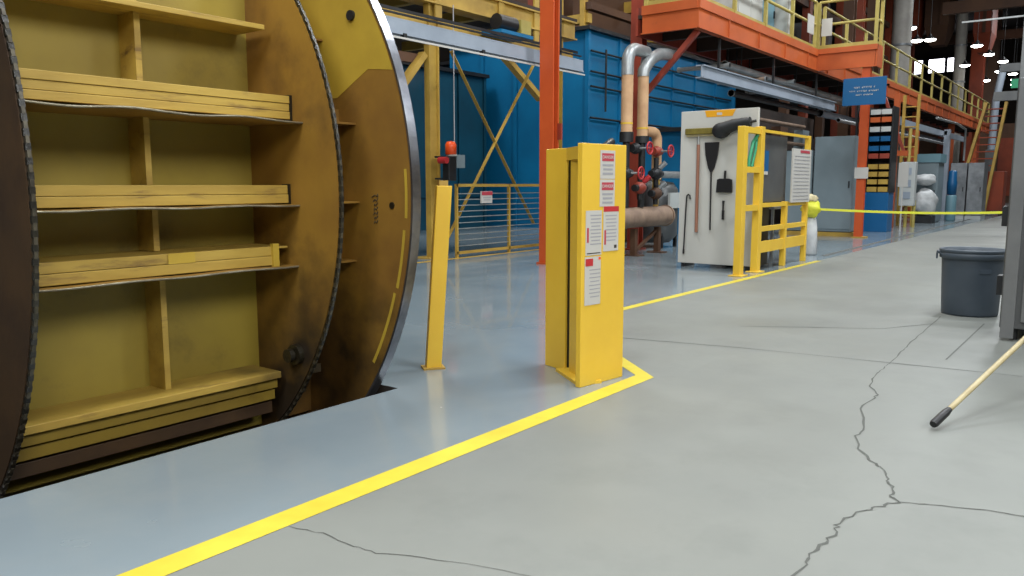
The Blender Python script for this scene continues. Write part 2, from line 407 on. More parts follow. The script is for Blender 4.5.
# vertical ribs on the skin
for (z0, z1, dx) in ((.14, .785, .02), (.9, 1.13, .0), (1.25, 1.61, -.02), (1.752, 2.127, -.04), (2.155, 2.6, -.05)):
    mb = MB(); xr = 2.22 + dx; mb.box(xr, xr + .012, 4.1, 4.25, z0, z1); mb.box(xr, xr + .032, 4.09, 4.1, z0, z1)
    mb.build('rib', 'drum_beam', drum)
# greasy bearing block low on the middle flange
g = MB(); g.cyl((X2 - .035, 3.86, .25), (X2, 3.86, .25), .06, 24); g.cyl((X2 - .08, 3.86, .25), (X2 - .05, 3.86, .25), .04, 16)
g.build('bearing_block', 'grease', drum, bevel=.004)
# support rollers at the bottom of the pit
for x in (X1 + .015, X3 + .015):
    for yy in (4.55, 6.17):
        rr = R2 if x < 2 else R3
        dz = math.sqrt((rr + .16) ** 2 - (yy - YC) ** 2)
        r = thing('support_roller', (x, yy, zp), 'black steel roller carrying the drum in the pit', 'roller', 'support rollers under the drum')
        rz = ZCN - dz
        MB().cyl((x - .05, yy, rz), (x + .05, yy, rz), .15, 24).build('wheel', 'dark', r)
        MB().box(x - .1, x - .06, yy - .08, yy + .08, zp, rz + .05).box(x + .06, x + .1, yy - .08, yy + .08, zp, rz + .05).build('bracket', 'dark', r)

# ------------------------------------------------------------------ safety gate stand with signs
A = V((4.505, 3.15, 0)); C0 = V((4.108, 2.606, 0)); D = V((4.53, 2.545, 0))
gate = thing('safety_gate_stand', C0, 'yellow folded steel gate stand with danger signs beside the floor line', 'gate stand')
def plate(mb, a, b, t, z0, z1, side=1, mi=0):
    d = (b - a); n = V((-d.y, d.x, 0)).normalized() * t * side
    ctr = (a + b) / 2 + n / 2; ctr.z = (z0 + z1) / 2
    return mb.obox(ctr, d / 2, n / 2, V((0, 0, (z1 - z0) / 2)), mi)
front = plate(MB(), C0, D, .04, .0, 1.5).build('front_panel', 'yellow', gate, bevel=.004)
dn = (D - C0).normalized(); nn = V((dn.y, -dn.x, 0))    # outward normal (towards camera)
e = C0 - nn * .04
mb = plate(MB(), e + dn * .03, e - nn * .02 + dn * .03, .03, 0, 1.49, -1)
mb.build('folded_edge', 'yellow', gate, bevel=.003)
side_dir = (V((4.33, 2.83, 0)) - A).normalized()
mb = plate(MB(), A, V((4.43, 2.935, 0)), .02, 0, 1.49, 1); mb.build('side_panel', 'yellow', gate, bevel=.004)
mb = plate(MB(), V((4.49, 2.97, 0)), V((4.40, 2.78, 0)), .02, 0, 1.44, 1); mb.build('slot_shade_plate', 'dark', gate)  # dark plate put behind the gap, standing in for the shade inside it
mb = plate(MB(), V((4.375, 2.865, 0)), V((4.29, 2.735, 0)), .02, 0, 1.41, 1); mb.build('inner_panel', 'yellow', gate, bevel=.003)
mb = MB(); plate(mb, V((4.43, 2.935, 0)), V((4.18, 2.65, 0)), .02, 1.41, 1.49, 1); mb.build('top_strap', 'yellow', gate)
mb = MB().obox((4.34, 2.77, .01), V((.12, .16, 0)), V((.07, -.05, 0)), V((0, 0, .01))); mb.build('base_plate', 'yellow', gate)
def on(s, z, o=.0): p = C0 + dn * s + nn * o; p.z = z; return p
def card(name, s0, s1, z0, z1, mats, tilt=0., parent=front, label=None):
    mb = MB(); c = on((s0 + s1) / 2, (z0 + z1) / 2, .002); mb.obox(c, dn * (s1 - s0) / 2, nn * .0015, V((0, 0, (z1 - z0) / 2)))
    return mb.build(name, mats, parent, label=label)
def lines(parent, s0, s1, zs, h, m='ink', o=.0037):
    mb = MB()
    for i, z in enumerate(zs):
        k = (.0, .12, .04, .2)[i % 4] * (s1 - s0) / 2
        mb.obox(on((s0 + s1) / 2, z, o), dn * ((s1 - s0) / 2 - k), nn * .0003, V((0, 0, h / 2)))
    return mb.build('printed_lines', m, parent)
def sub(name, s0, s1, z0, z1, m, parent, o=.0042):
    return MB().obox(on((s0 + s1) / 2, (z0 + z1) / 2, o), dn * (s1 - s0) / 2, nn * .0005, V((0, 0, (z1 - z0) / 2))).build(name, m, parent)
for (z0, z1, nl) in ((1.288, 1.462, 3), (1.118, 1.284, 3)):
    s = card('danger_sign', .165, .308, z0, z1, 'paper', label='white danger sign with red header')
    sub('red_header', .18, .295, z1 - .066, z1 - .018, 'red_dull', s)
    text('header_text', 'DANGER', .027, on(.2375, z1 - .042, .0052), dn, (0, 0, 1), 'paper', s, ext=.0003)
    lines(s, .185, .29, [z1 - .09 - .026 * k for k in range(nl)], .013, o=.0045)
s = card('notice_sheet', .035, .185, .82, 1.095, 'paper', label='white notice sheet'); lines(s, .075, .18, [1.065 - .022 * k for k in range(9)], .008)
sub('red_mark', .045, .062, .9, .99, 'red_dull', s); sub('footer_line', .045, .175, .83, .836, 'ink_dark', s)
s = card('notice_sheet', .203, .352, .838, 1.118, 'paper', label='white notice sheet with a red header band'); sub('red_header', .203, .352, 1.085, 1.118, 'red', s)
lines(s, .22, .335, [1.06 - .022 * k for k in range(8)], .008); sub('red_mark', .212, .228, .88, .97, 'red_dull', s); sub('stamp', .31, .335, .855, .875, 'ink_dark', s)
s = card('notice_sheet', .03, .18, .512, .812, 'paper', label='white notice sheet with a red corner'); sub('red_header', .035, .105, .755, .8, 'red', s)
lines(s, .07, .18, [.73 - .024 * k for k in range(8)], .007); sub('sticker', .158, .178, .79, .806, 'lamp_orange', s)

# leaning yellow post beside the drum
mb = MB(); b0 = V((3.957, 3.706, 0)); t0 = V((4.035, 3.66, 1.245)); ax = V((.8, -.6, 0)); ay = V((.6, .8, 0))
post = thing('leaning_post', b0, 'yellow square steel post leaning right beside the drum', 'post')
dd = (t0 - b0); mb.obox((b0 + t0) / 2, ax * .052, ay * .035, dd / 2); mb.build('post_tube', 'yellow', post, bevel=.005)
MB().obox(b0 + V((0, 0, .006)), ax * .075, ay * .06, V((0, 0, .006))).build('base_plate', 'yellow_dull', post)
MB().obox(t0 + ax * -.005 + V((0, 0, .015)), ax * .03, ay * .03, V((0, 0, .02))).build('top_cap', 'yellow_dull', post)

# ------------------------------------------------------------------ yellow portal frame behind the fence
pf = thing('portal_frame', (10.05, 9.5, 0), 'dull yellow steel portal frame with knee braces behind the wire fence', 'steel frame')
for xx in (10.12, 13.85): MB().hbeam(xx, 9.42, 0, 5.2, .12, .24).box(xx - .24, xx + .24, 9.3, 9.7, 0, .02).build('column', 'yellow_dull', pf)
MB().box(4.0, 14.4, 9.36, 9.4, 4.25, 4.55).box(4.0, 14.4, 9.3, 9.62, 4.55, 4.58).box(4.0, 14.4, 9.3, 9.62, 4.22, 4.25).build('upper_beam', 'yellow_dull', pf)
MB().box(4.0, 14.4, 9.4, 9.62, 3.86, 4.0).build('lower_beam', 'yellow_dull', pf)
for xx in (8.6, 10.2, 11.9, 13.0): MB().box(xx - .08, xx + .08, 9.32, 9.36, 4.0, 4.85).build('hanger', 'yellow_dull', pf)
MB().bar((9.3, 9.45, 2.7), (9.95, 9.45, 3.4), .1, .14, (0, 1, 0)).build('knee_brace', 'yellow_dull', pf)
MB().bar((12.1, 9.45, 3.65), (13.3, 9.45, 2.95), .1, .14, (0, 1, 0)).build('knee_brace', 'yellow_dull', pf)
MB().box(7.5, 9.9, 9.5, 9.6, 3.25, 3.4).build('tie_bar', 'brown_far', pf)
dk = MB()
for k in range(6): MB().box(5 + k * 1.7, 5.12 + k * 1.7, 9.62, 13.5, 4.3, 4.5).build('joist', 'yellow_dull', pf)
MB().box(4.0, 14.4, 9.3, 13.6, 4.585, 4.64).build('deck', 'brown_dark', pf)

xb_ = thing('cross_brace', (10.9, 9.44, 0), 'yellow angle iron cross brace forming an X above the wire fence', 'brace')
MB().bar((10.45, 9.28, 3.5), (12.85, 9.28, .5), .01, .07, (0, 1, 0)).build('diagonal', 'yellow_dull', xb_)
MB().bar((12.85, 9.26, 3.6), (10.3, 9.26, .35), .01, .07, (0, 1, 0)).build('diagonal', 'yellow_dull', xb_)

fence = thing('wire_fence', (11.85, 9.18, 0), 'yellow framed horizontal wire guard fence below the cross brace', 'fence')
mb = MB(); mb.box(10.35, 13.6, 9.1, 9.14, 1.22, 1.27).box(10.35, 13.6, 9.1, 9.14, .06, .11).build('rails', 'yellow_dull', fence)
for xx in (10.38, 11.85, 13.55): MB().box(xx - .02, xx + .02, 9.1, 9.15, 0, 1.27).build('fence_post', 'yellow_dull', fence)
mb = MB()
for k in range(10): mb.cyl((10.38, 9.12, .2 + k * .1), (13.55, 9.12, .2 + k * .1), .009, 6)
mb.build('wires', 'galv', fence)
s = MB().box(10.98, 11.28, 9.06, 9.09, .93, 1.14).build('warning_sign', 'paper', fence)
MB().box(10.985, 11.275, 9.052, 9.06, 1.07, 1.135).build('red_header', 'red_dull', s)
MB().box(11.02, 11.24, 9.055, 9.06, 1.02, 1.035).box(11.04, 11.22, 9.055, 9.06, .98, .995).build('printed_lines', 'ink', s)

sb = thing('signal_box', (10.28, 9.2, 0), 'dark switch box with orange beacon hanging beside the yellow column', 'signal box')
sx = 10.2; zs = 1.32
MB().box(sx - .09, sx + .11, 9.05, 9.2, zs, zs + .4).build('housing', 'dark', sb, bevel=.02)
MB().lathe([(0, .22), (.07, .21), (.095, .16), (.095, 0), (0, 0)], (sx + .02, 9.1, zs + .44), 20).build('beacon', 'lamp_orange', sb)
MB().lathe([(0, .03), (.09, .03), (.09, 0), (0, 0)], (sx + .04, 9.1, zs + .41), 20).build('beacon_base', 'paper', sb)
MB().box(sx + .14, sx + .36, 9.08, 9.2, zs + .22, zs + .44).build('terminal_box', 'grey_cab', sb)
MB().cyl((sx - .16, 9.03, zs + .34), (sx - .16, 9.2, zs + .34), .055).build('stop_button', 'red', sb)
MB().box(sx - .2, sx + .36, 9.2, 9.27, zs + .38, zs + .41).build('bracket', 'dark', sb); MB().box(sx - .2, sx + .05, 9.2, 9.27, zs + .02, zs + .05).build('bracket', 'dark', sb)
MB().cyl((sx + .17, 9.15, zs + .4), (sx + .17, 9.15, 4.22), .01, 6).build('cable', 'ink', sb)

# electric motor on the upper beam
mo = thing('hoist_motor', (11.9, 9.0, 3.9), 'small black hoist motor on yellow bracket under the upper beam', 'motor')
MB().cyl((11.45, 9.1, 4.12), (11.95, 9.1, 4.12), .14, 20).build('motor_body', 'black', mo)
MB().box(12.0, 12.3, 8.95, 9.3, 3.98, 4.22).build('bracket', 'yellow_rail', mo)
MB().box(11.35, 12.3, 8.9, 9.35, 3.9, 3.96).build('tray', 'blue', mo)

# grey crane runways
def runway(name, x0, x1, y, z0, z1, label, hang):
    r = thing(name, ((x0 + x1) / 2, y, z0), label, 'crane rail')
    t = .02; mb = MB(); mb.box(x0, x1, y - .01, y + .01, z0, z1).box(x0, x1, y - .012, y + .1, z1 - t, z1).box(x0, x1, y - .03, y + .1, z0, z0 + t)
    mb.build('beam', 'grey_beam', r)
    MB().box(x0, x1, y - .05, y - .03, z0 - .06, z0 - .035).build('conductor_bar', 'paper', r)
    k = MB(); x = x0 + .3
    while x < x1: k.box(x, x + .06, y - .045, y + .02, z0 - .06, z0 + .02); x += 1.6
    k.build('brackets', 'dark', r)
    MB().box(x0, x1, y + .02, y + .06, z1 + .06, z1 + .08).box(x0, x1, y + .1, y + .12, z1 + .12, z1 + .16).build('cable_run', 'dark', r)
    hb = MB(); 
    for xx in hang: hb.box(xx - .03, xx + .03, y + .02, y + .06, z1, ZC)
    hb.build('hanger_rods', 'dark', r)
runway('crane_runway', 2.5, 11.95, 7.6, 3.17, 3.37, 'long grey crane runway beam hanging left of the tall red column', (3.5, 7.0, 11.3))

# ------------------------------------------------------------------ red columns and the orange mezzanine
rc = thing('red_column', (10.5, 7.17, 0), 'tall red orange steel column standing behind the gate stand', 'column')
mb = MB().hbeam(10.45, 7.25, .03, ZC, .25, .17, .03); mb.build('column_shaft', 'red_orange', rc)
MB().box(10.33, 10.57, 7.1, 7.4, 0, .03).build('base_plate', 'red_orange', rc)
MB().box(10.5, 10.54, 7.06, 7.13, 1.95, 2.2).build('switch_plate', 'dark_red', rc)

ZB, ZT = 3.96, 4.46
mz = thing('mezzanine_platform', (13.4, 6.15, 0), 'orange steel mezzanine platform along the left side of the aisle', 'mezzanine')
mb = MB(); YF = 6.15
mb.box(13.4, 52, YF, YF + .02, ZB, ZT - .16).box(13.38, 52, YF - .03, YF + .02, ZT - .16, ZT).box(13.4, 52, YF - .03, YF + .1, ZB, ZB + .02)
mb.build('fascia_beam', 'orange', mz)
mb = MB(); mb.box(13.4, 13.42, YF + .02, 7.25, ZB, ZT - .16).box(13.36, 13.42, YF + .02, 7.25, ZT - .16, ZT).box(13.34, 13.42, YF + .02, 7.25, ZB, ZB + .02)
mb.build('end_beam', 'orange', mz)
mb = MB(); x = 14.7
while x < 50:
    MB().box(x, x + .02, YF - .028, YF, ZB + .02, ZT - .16).build('stiffener', 'orange', mz); x += 1.55
MB().box(13.42, 52, YF + .02, 7.35, ZB + .3, ZB + .36).build('deck', 'brown_dark', mz)
mb = MB(); x = 14.4
while x < 50: MB().box(x, x + .1, YF + .05, 7.35, ZB + .04, ZB + .3).build('joist', 'brown_dark', mz); x += 1.55
MB().box(13.42, 52, 7.35, 7.4, ZB, ZT).build('rear_beam', 'dark_red', mz)
c2 = thing('red_column', (13.85, 7.56, 0), 'dark red steel column standing between the two tan riser pipes', 'column')
MB().hbeam(13.85, 7.56, .03, ZC, .24, .2, .025).build('column_shaft', 'dark_red', c2); MB().box(13.65, 14.05, 7.42, 7.72, 0, .03).build('base_plate', 'dark_red', c2)
for x in (26.5, 33.5, 41., 48.): MB().hbeam(x, 6.5, 0, ZB, .24, .24).build('column', 'orange', mz)
MB().bar((13.5, 7.38, 2.75), (13.6, 6.25, 3.96), .1, .09).build('knee_brace', 'dark_red', mz)
# balcony jutting over the aisle
mb = MB(); mb.box(20.1, 20.14, 4.85, YF, ZB, ZT).box(20.05, 20.14, 4.8, YF, ZT - .12, ZT).box(20.1, 20.6, 4.8, 4.84, ZB, ZT).box(20.08, 20.14, 4.8, YF, ZB, ZB + .03)
mb.box(20.1, 20.6, 4.84, YF, ZT - .06, ZT - .02)
mb.build('balcony', 'orange', mz)
mb = MB().hbeam(20.2, 5.03, 0, ZB, .18, .14, .02); oc = mb.build('column', 'red_orange', mz)
MB().box(20.09, 20.12, 4.86, 5.16, 1.4, 1.66).build('placard', 'paper', oc)
MB().box(20.05, 20.38, 4.85, 5.15, 0, .03).build('base_plate', 'yellow_dull', oc)

def railing(label, pts, zb, group, every=1.6, parent_name='guard_railing', hh=1.08):
    pts = [V(p) for p in pts]
    r = thing(parent_name, (pts[0].x, pts[0].y, zb), label, 'railing', group)
    for z in (zb + hh, zb + hh * .52): MB().tube([(p.x, p.y, z) for p in pts], .032, 8).build('rail', 'yellow_rail', r)
    tb = MB()
    for a, b in zip(pts[:-1], pts[1:]): tb.bar((a.x, a.y, zb + .05), (b.x, b.y, zb + .05), .012, .08)
    tb.build('toe_board', 'yellow_rail', r)
    for a, b in zip(pts[:-1], pts[1:]):
        n = max(1, round((b - a).length / every))
        for k in range(n + (1 if b == pts[-1] else 0)):
            p = a.lerp(b, k / n); MB().box(p.x - .035, p.x + .035, p.y - .035, p.y + .035, zb, zb + hh).build('railing_post', 'yellow_rail', r)
    return r
railing('yellow tube guard railing on the near end of the orange mezzanine', [(13.45, 7.2), (13.45, 6.2), (20.0, 6.2)], ZT, None)
railing('yellow tube railing around the small balcony over the blue sign', [(20.12, 6.15), (20.12, 4.86), (20.6, 4.86)], ZT, None, 1.0)
railing('yellow tube railing along the far part of the orange mezzanine', [(20.7, 6.2), (50, 6.2)], ZT, None, 1.9)

# things on the mezzanine
def cabinet(name, x0, x1, y0, y1, z0, z1, m, label, cat, doors=1, hm='dark', axis='y', group=None):
    r = thing(name, ((x0 + x1) / 2, (y0 + y1) / 2, z0), label, cat, group)
    MB().box(x0, x1, y0, y1, z0 + .02, z1).box(x0 + .05, x1 - .05, y0 + .05, y1 - .05, z0, z0 + .02).build('body', m, r, bevel=.01)
    for k in range(doors):
        if axis == 'y':
            w = (x1 - x0) / doors; a = x0 + k * w
            d = MB().box(a + .02, a + w - .02, y0 - .02, y0, z0 + .08, z1 - .05).build('door', m, r, bevel=.004)
            MB().box(a + w - .1, a + w - .07, y0 - .05, y0 - .02, (z0 + z1) / 2 - .08, (z0 + z1) / 2 + .08).build('handle', hm, d)
        else:
            w = (y1 - y0) / doors; a = y0 + k * w
            d = MB().box(x0 - .02, x0, a + .02, a + w - .02, z0 + .08, z1 - .05).build('door', m, r, bevel=.004)
            MB().box(x0 - .05, x0 - .02, a + .07, a + .1, (z0 + z1) / 2 - .08, (z0 + z1) / 2 + .08).build('handle', hm, d)
    return r
ZD = ZB + .36
cabinet('electrical_cabinet', 15.6, 16.9, 6.35, 6.9, ZD, ZD + 1.9, 'white', 'white two door cabinet behind the railing near the mezzanine corner', 'cabinet', 2)
cabinet('electrical_cabinet', 17.5, 18.6, 6.7, 7.2, ZD, ZD + 1.5, 'teal', 'pale blue grey cabinet on the mezzanine right of the white one', 'cabinet', 1)
cabinet('electrical_cabinet', 18.62, 18.9, 6.4, 6.9, ZD, ZD + 2.1, 'white', 'narrow cream cabinet on the mezzanine beside the pale blue one', 'cabinet', 1)
for i, (x, y, z0, ax_) in enumerate(((19.3, 6.12, 4.75, 'y'), (20.07, 5.95, 4.75, 'x'), (24.4, 6.12, 4.72, 'y'))):
    t = MB()
    if ax_ == 'y': t.box(x, x + .45, y + .03, y + .045, z0, z0 + .42)
    else: t.box(x - .01, x, y - .12, y + .12, z0, z0 + .4)
    tag(t.build('paper_notice', 'paper'), ('white paper notice on the mezzanine railing left of the balcony', 'white paper notice on the balcony front railing', 'white paper notice on the railing right of the balcony')[i], 'notice')

# under-mezzanine pipes and the second runway
runway('crane_runway', 14.05, 21.8, 6.0, 3.03, 3.27, 'grey crane runway beam under the orange mezzanine', (15., 20.8)) if 0 else None
r = thing('crane_runway', (17.9, 6.05, 3.03), 'grey runway beam hanging under the orange mezzanine', 'crane rail')
MB().box(13.7, 21.9, 6.2, 6.22, 3.15, 3.38).box(13.7, 21.9, 6.16, 6.32, 3.15, 3.17).box(13.7, 21.9, 6.16, 6.32, 3.36, 3.38).build('beam', 'grey_beam', r)
mb = MB()
for x in (14.5, 17.4, 20.4): mb.box(x, x + .05, 6.22, 6.26, 3.38, ZB)
mb.build('hanger_rods', 'dark', r)
def pipe(label, pts, rad, m, name='pipe', cat='pipe', group=None, band=None):
    r = thing(name, pts[0], label, cat, group)
    MB().tube(pts, rad, 12).build('pipe_run', m, r)
    for i in (0, len(pts) - 1):
        a = V(pts[i]); b = V(pts[1] if i == 0 else pts[-2]); d = (b - a).normalized() * .04
        MB().cyl(a, a + d, rad * 1.15, 12).build('flange', 'galv', r)
    return r
for i, (y, z, rad, m, xa, xb2, lab) in enumerate((
    (6.5, 3.6, .07, 'galv', 15.4, 24.0, 'thick galvanised pipe just under the mezzanine edge'),
    (6.9, 3.42, .04, 'galv', 15.8, 23.0, 'thin galvanised pipe under the mezzanine behind the thick one'),
    (7.05, 3.72, .1, 'tan_dirty', 16.4, 26.0, 'dirty brown insulated pipe deep under the mezzanine'),
    (7.25, 3.3, .07, 'dark', 17.6, 28.0, 'dark pipe deep under the mezzanine'),
    (6.4, 3.0, .05, 'galv', 23.0, 40.0, 'pale conduit along the underside of the far mezzanine'),
    (7.2, 3.3, .10, 'grey_beam', 24.0, 44.0, 'pale grey duct pipe under the far mezzanine'))):
    r = pipe(lab, [(xa, y, z), ((xa + xb2) / 2, y, z), (xb2, y, z)], rad, m)
    for k in range(3):
        xx = xa + (xb2 - xa) * (.1 + .4 * k); MB().box(xx - .01, xx + .01, y - .01, y + .01, z + rad, ZB + .3).build('hanger_rod', 'dark', r)
for i, (x, z, y1, lab) in enumerate(((15.2, 3.55, 7.4, 'thin pipe crossing under the mezzanine near its corner'), (17.2, 3.5, 7.4, 'thin pipe crossing under the mezzanine above the white board'), (19.0, 3.62, 7.4, 'thin pipe crossing under the mezzanine near the balcony'))):
    pipe(lab, [(x, 6.3, z), (x, y1, z)], .045, 'galv' if i != 1 else 'tan_dirty')

# ------------------------------------------------------------------ blue machines
def panelled(name, x0, x1, y0, y1, z0, z1, m, label, cat, nx, topm='dark', ny=4):
    r = thing(name, ((x0 + x1) / 2, (y0 + y1) / 2, z0), label, cat)
    MB().box(x0, x1, y0, y1, z0, z1).build('body', m, r)
    k = MB()
    for i in range(nx + 1):
        x = x0 + (x1 - x0) * i / nx; k.box(x - .05, x + .05, y0 - .06, y0, z0, z1)
    for i in range(ny + 1):
        y = y0 + (y1 - y0) * i / ny; k.box(x0 - .06, x0, y - .05, y + .05, z0, z1)
    k.box(x0, x1, y0 - .05, y0, z0 + .9, z0 + 1.0)
    k.build('stiffeners', m, r)
    MB().box(x0 - .15, x1 + .1, y0 - .15, y1, z1, z1 + .1).build('top_rim', topm, r)
    return r
b1 = panelled('blue_oven', 19.2, 29.5, 12.05, 17, 0, 5.45, 'blue', 'tall bright blue steel machine housing behind the pipes', 'machine', 6)
bt = panelled('blue_booth', 19.9, 24, 17.3, 25, 0, 5.1, 'blue_dark', 'dark blue booth wall seen through the wire fence', 'booth', 3, ny=8)
mb = MB().box(19.6, 19.84, 17.2, 24.5, 2.75, 2.83); mb.build('ledge', 'teal', bt)
b3 = panelled('blue_booth', 12.0, 18.9, 15.5, 22.5, 0, 4.4, 'blue_dark', 'lower dark blue housing left of the tall bright blue machine', 'booth', 6, ny=5)
MB().box(13.0, 15.5, 15.3, 15.44, 2.2, 2.28).build('ledge', 'teal', b3)
b5 = panelled('blue_booth', 5.5, 11.6, 14.5, 20.5, 0, 3.9, 'blue_dark', 'dark blue low booth behind the drum rim', 'booth', 6, ny=5)
for i, (x0_, x1_, z0_, z1_, yy) in enumerate(((19.0, 20.6, 0, 2.6, 9.0),)):
    pp = panelled('blue_tank', x0_, x1_, yy, yy + 1.6, z0_, z1_, 'blue', 'short blue tank behind the yellow guard rail', 'tank', 2, ny=2)
for i, (z, y) in enumerate(((4.9, 11.9), (4.35, 11.88), (3.95, 11.86), (3.1, 11.9))):
    tag(MB().tube([(19.22, 11.95, z), (23, 11.95, z - .01), (29, 11.95, z)], .03, 8).build('conduit', 'dark'), ('upper dark conduit on the bright blue machine', 'second dark conduit on the bright blue machine', 'third dark conduit on the bright blue machine', 'lowest dark conduit on the bright blue machine')[i], 'conduit')
for i, (x, z0_, z1_) in enumerate(((19.9, 3.3, 5.0), (21.2, 2.6, 4.9))):
    MBc = MB().cyl((x, 11.88, z0_), (x, 11.88, z1_), .03, 8); tag(MBc.build('conduit', 'dark'), ('vertical dark conduit near the corner of the bright blue machine', 'vertical dark conduit in the middle of the bright blue machine')[i], 'conduit')

# ------------------------------------------------------------------ insulated pipes with valves
def arc(c, a, b, r, n=8):   # quarter bend from direction a to direction b around corner c
    c, a, b = V(c), V(a).normalized(), V(b).normalized(); out = []
    s = c - a * r; e = c + b * r; o = s + b * r
    for k in range(n + 1):
        t = PI / 2 * k / n; out.append(o - b * r * math.cos(t) + a * r * math.sin(t))
    return out
ip = thing('insulated_pipe', (12.2, 6.9, 1.9), 'left tan insulated riser pipe with silver elbow beside the dark red column', 'pipe')
MB().cyl((12.27, 6.9, 2.15), (12.27, 6.9, 3.1), .1, 20).build('insulation', 'tan', ip)
MB().cyl((12.27, 6.9, 2.28), (12.27, 6.9, 2.31), .104, 20).build('yellow_band', 'yellow', ip)
MB().tube([(12.27, 6.9, 3.1)] + arc((12.27, 6.9, 3.56), (0, 0, 1), (1, 0, 0), .26) + [(12.9, 6.9, 3.56), (13.15, 7.0, 3.5), (13.3, 7.1, 3.42)], .105, 18).build('metal_elbow', 'galv', ip)
MB().cyl((12.27, 6.9, 1.98), (12.27, 6.9, 2.15), .12, 20).cyl((12.27, 6.9, .86), (12.27, 6.9, 1.98), .06, 16).build('lower_flange', 'dark', ip)
ip2 = thing('insulated_pipe', (12.9, 6.85, 1.9), 'right tan insulated riser pipe with shiny elbow beside the dark red column', 'pipe')
MB().cyl((12.74, 6.85, 2.1), (12.74, 6.85, 3.12), .095, 20).build('insulation', 'tan', ip2)
MB().cyl((12.74, 6.85, 2.22), (12.74, 6.85, 2.25), .099, 20).build('yellow_band', 'yellow', ip2)
MB().tube([(12.74, 6.85, 3.12), (12.74, 6.85, 3.22), (12.85, 6.84, 3.34), (12.97, 6.82, 3.45), (13.2, 6.8, 3.55), (13.45, 6.78, 3.58), (13.75, 6.76, 3.58)], .105, 18).build('metal_elbow', 'galv', ip2)
MB().tube([(12.74, 6.85, 2.1), (12.74, 6.85, 1.98)] , .12, 18).cyl((12.74, 6.85, .86), (12.74, 6.85, 1.98), .06, 14).build('lower_flange', 'dark', ip2)
ip3 = thing('insulated_pipe', (13.45, 6.9, .95), 'short tan pipe bending down left of the white tool board', 'pipe')
MB().tube([(12.9, 6.9, 2.2)] + arc((13.4, 6.9, 2.2), (1, 0, 0), (0, 0, -1), .16) + [(13.4, 6.9, 1.35)], .09, 16).build('insulation', 'tan', ip3)
MB().cyl((13.4, 6.9, 1.1), (13.4, 6.9, 1.35), .07, 14).cyl((13.4, 6.9, .86), (13.4, 6.9, 1.1), .05, 14).build('yellow_stub', 'yellow_dull', ip3)
mp_ = thing('main_pipe', (13., 6.9, 0), 'thick dirty tan horizontal pipe on steel legs behind the gate stand', 'pipe')
MB().tube([(10.9, 6.9, .68), (13.78, 6.9, .68)], .18, 20).build('insulation', 'tan_dirty', mp_)
MB().cyl((13.78, 6.9, .68), (13.82, 6.9, .68), .2, 24).build('end_flange', 'tan_dirty', mp_)
for x in (12.6, 13.5): MB().box(x - .05, x + .05, 6.85, 6.95, 0, .48).box(x - .12, x + .12, 6.75, 7.05, 0, .02).build('leg', 'brown_far', mp_)
MB().bar((12.7, 6.9, .1), (13.45, 6.9, .42), .05, .05).build('brace', 'brown_far', mp_)
for i, (x, y, z) in enumerate(((12.5, 6.65, 1.88), (13.2, 6.6, 1.85), (12.15, 6.62, 1.45))):
    v = thing('gate_valve', (x, y, z), ('red wheel valve at the foot of the left riser pipe', 'red wheel valve between riser pipe and short bent pipe', 'lower red wheel valve above the thick horizontal pipe')[i], 'valve')
    MB().torus((x, y - .08, z), .1, .016, 1, 20, 6).bar((x - .09, y - .08, z), (x + .09, y - .08, z), .012, .012).bar((x, y - .08, z - .09), (x, y - .08, z + .09), .012, .012, (0, 1, 0)).build('handwheel', 'red', v)
    MB().cyl((x, y - .08, z), (x, y + .2, z), .018, 8).build('stem', 'galv', v)
    MB().sphere((x, y + .2, z), .1, 12).cyl((x - .14, y + .2, z), (x + .14, y + .2, z), .07, 12).build('valve_body', ('dark', 'dark_red', 'dark')[i], v)
pu = thing('pump_unit', (13.0, 7.5, 0), 'dark pump with fittings crowded behind the riser pipes', 'pump')
MB().box(12.3, 14.0, 7.9, 8.5, 0, .3).build('base', 'dark', pu)
MB().cyl((12.5, 8.2, .75), (13.3, 8.2, .75), .3, 20).build('motor_body', 'dark', pu)
MB().cyl((13.35, 8.2, .7), (13.6, 8.2, .7), .38, 20).build('volute', 'mach_grey', pu)
MB().tube([(13.5, 8.2, 1.1), (13.5, 8.2, 1.9), (14.0, 8.2, 2.1)], .08, 12).tube([(12.5, 7.7, .9), (12.5, 7.7, 1.6), (13.4, 7.7, 1.75)], .07, 12).build('fittings', 'mach_grey', pu)
for p in ((12.5, 7.7, 1.3), (13.5, 8.2, 1.55), (13.0, 7.7, 1.68)): MB().sphere(p, .13, 10).build('joint', 'tan_dirty', pu)
for i, (x, y, z, m, lab) in enumerate(((12.5, 6.75, 1.2, 'dark_red', 'dark red pipe fitting cluster above the thick pipe, nearest the gate stand'), (13.0, 6.7, 1.45, 'dark', 'black strainer body between the riser pipes'), (13.1, 6.75, 1.1, 'brown_far', 'brown strainer just above the thick horizontal pipe'))):
    t = thing('pipe_fitting', (x, y, z), lab, 'fitting')
    MB().sphere((x, y, z), .14, 12, sc=(1, .8, .8)).build('body', m, t); MB().cyl((x - .2, y, z), (x + .2, y, z), .06, 12).cyl((x, y, z - .2), (x, y, z + .28), .045, 12).build('connector', 'dark', t)
    MB().cyl((x + .1, y - .02, z + .1), (x + .14, y - .12, z + .2), .045, 12).build('cap', 'red' if i == 0 else 'galv', t)
tk = thing('grey_tank', (14.6, 7.6, 0), 'grey cylindrical tank with pale pipe left of the white tool board', 'tank')
MB().lathe([(0, 1.35), (.35, 1.3), (.45, 1.15), (.45, .25), (.3, .1), (0, .1)], (14.75, 7.6, 0), 24).build('shell', 'mach_grey', tk)
MB().tube([(14.0, 7.2, 1.45), (15.6, 7.2, 1.45)], .07, 12).build('pipe', 'galv', tk)
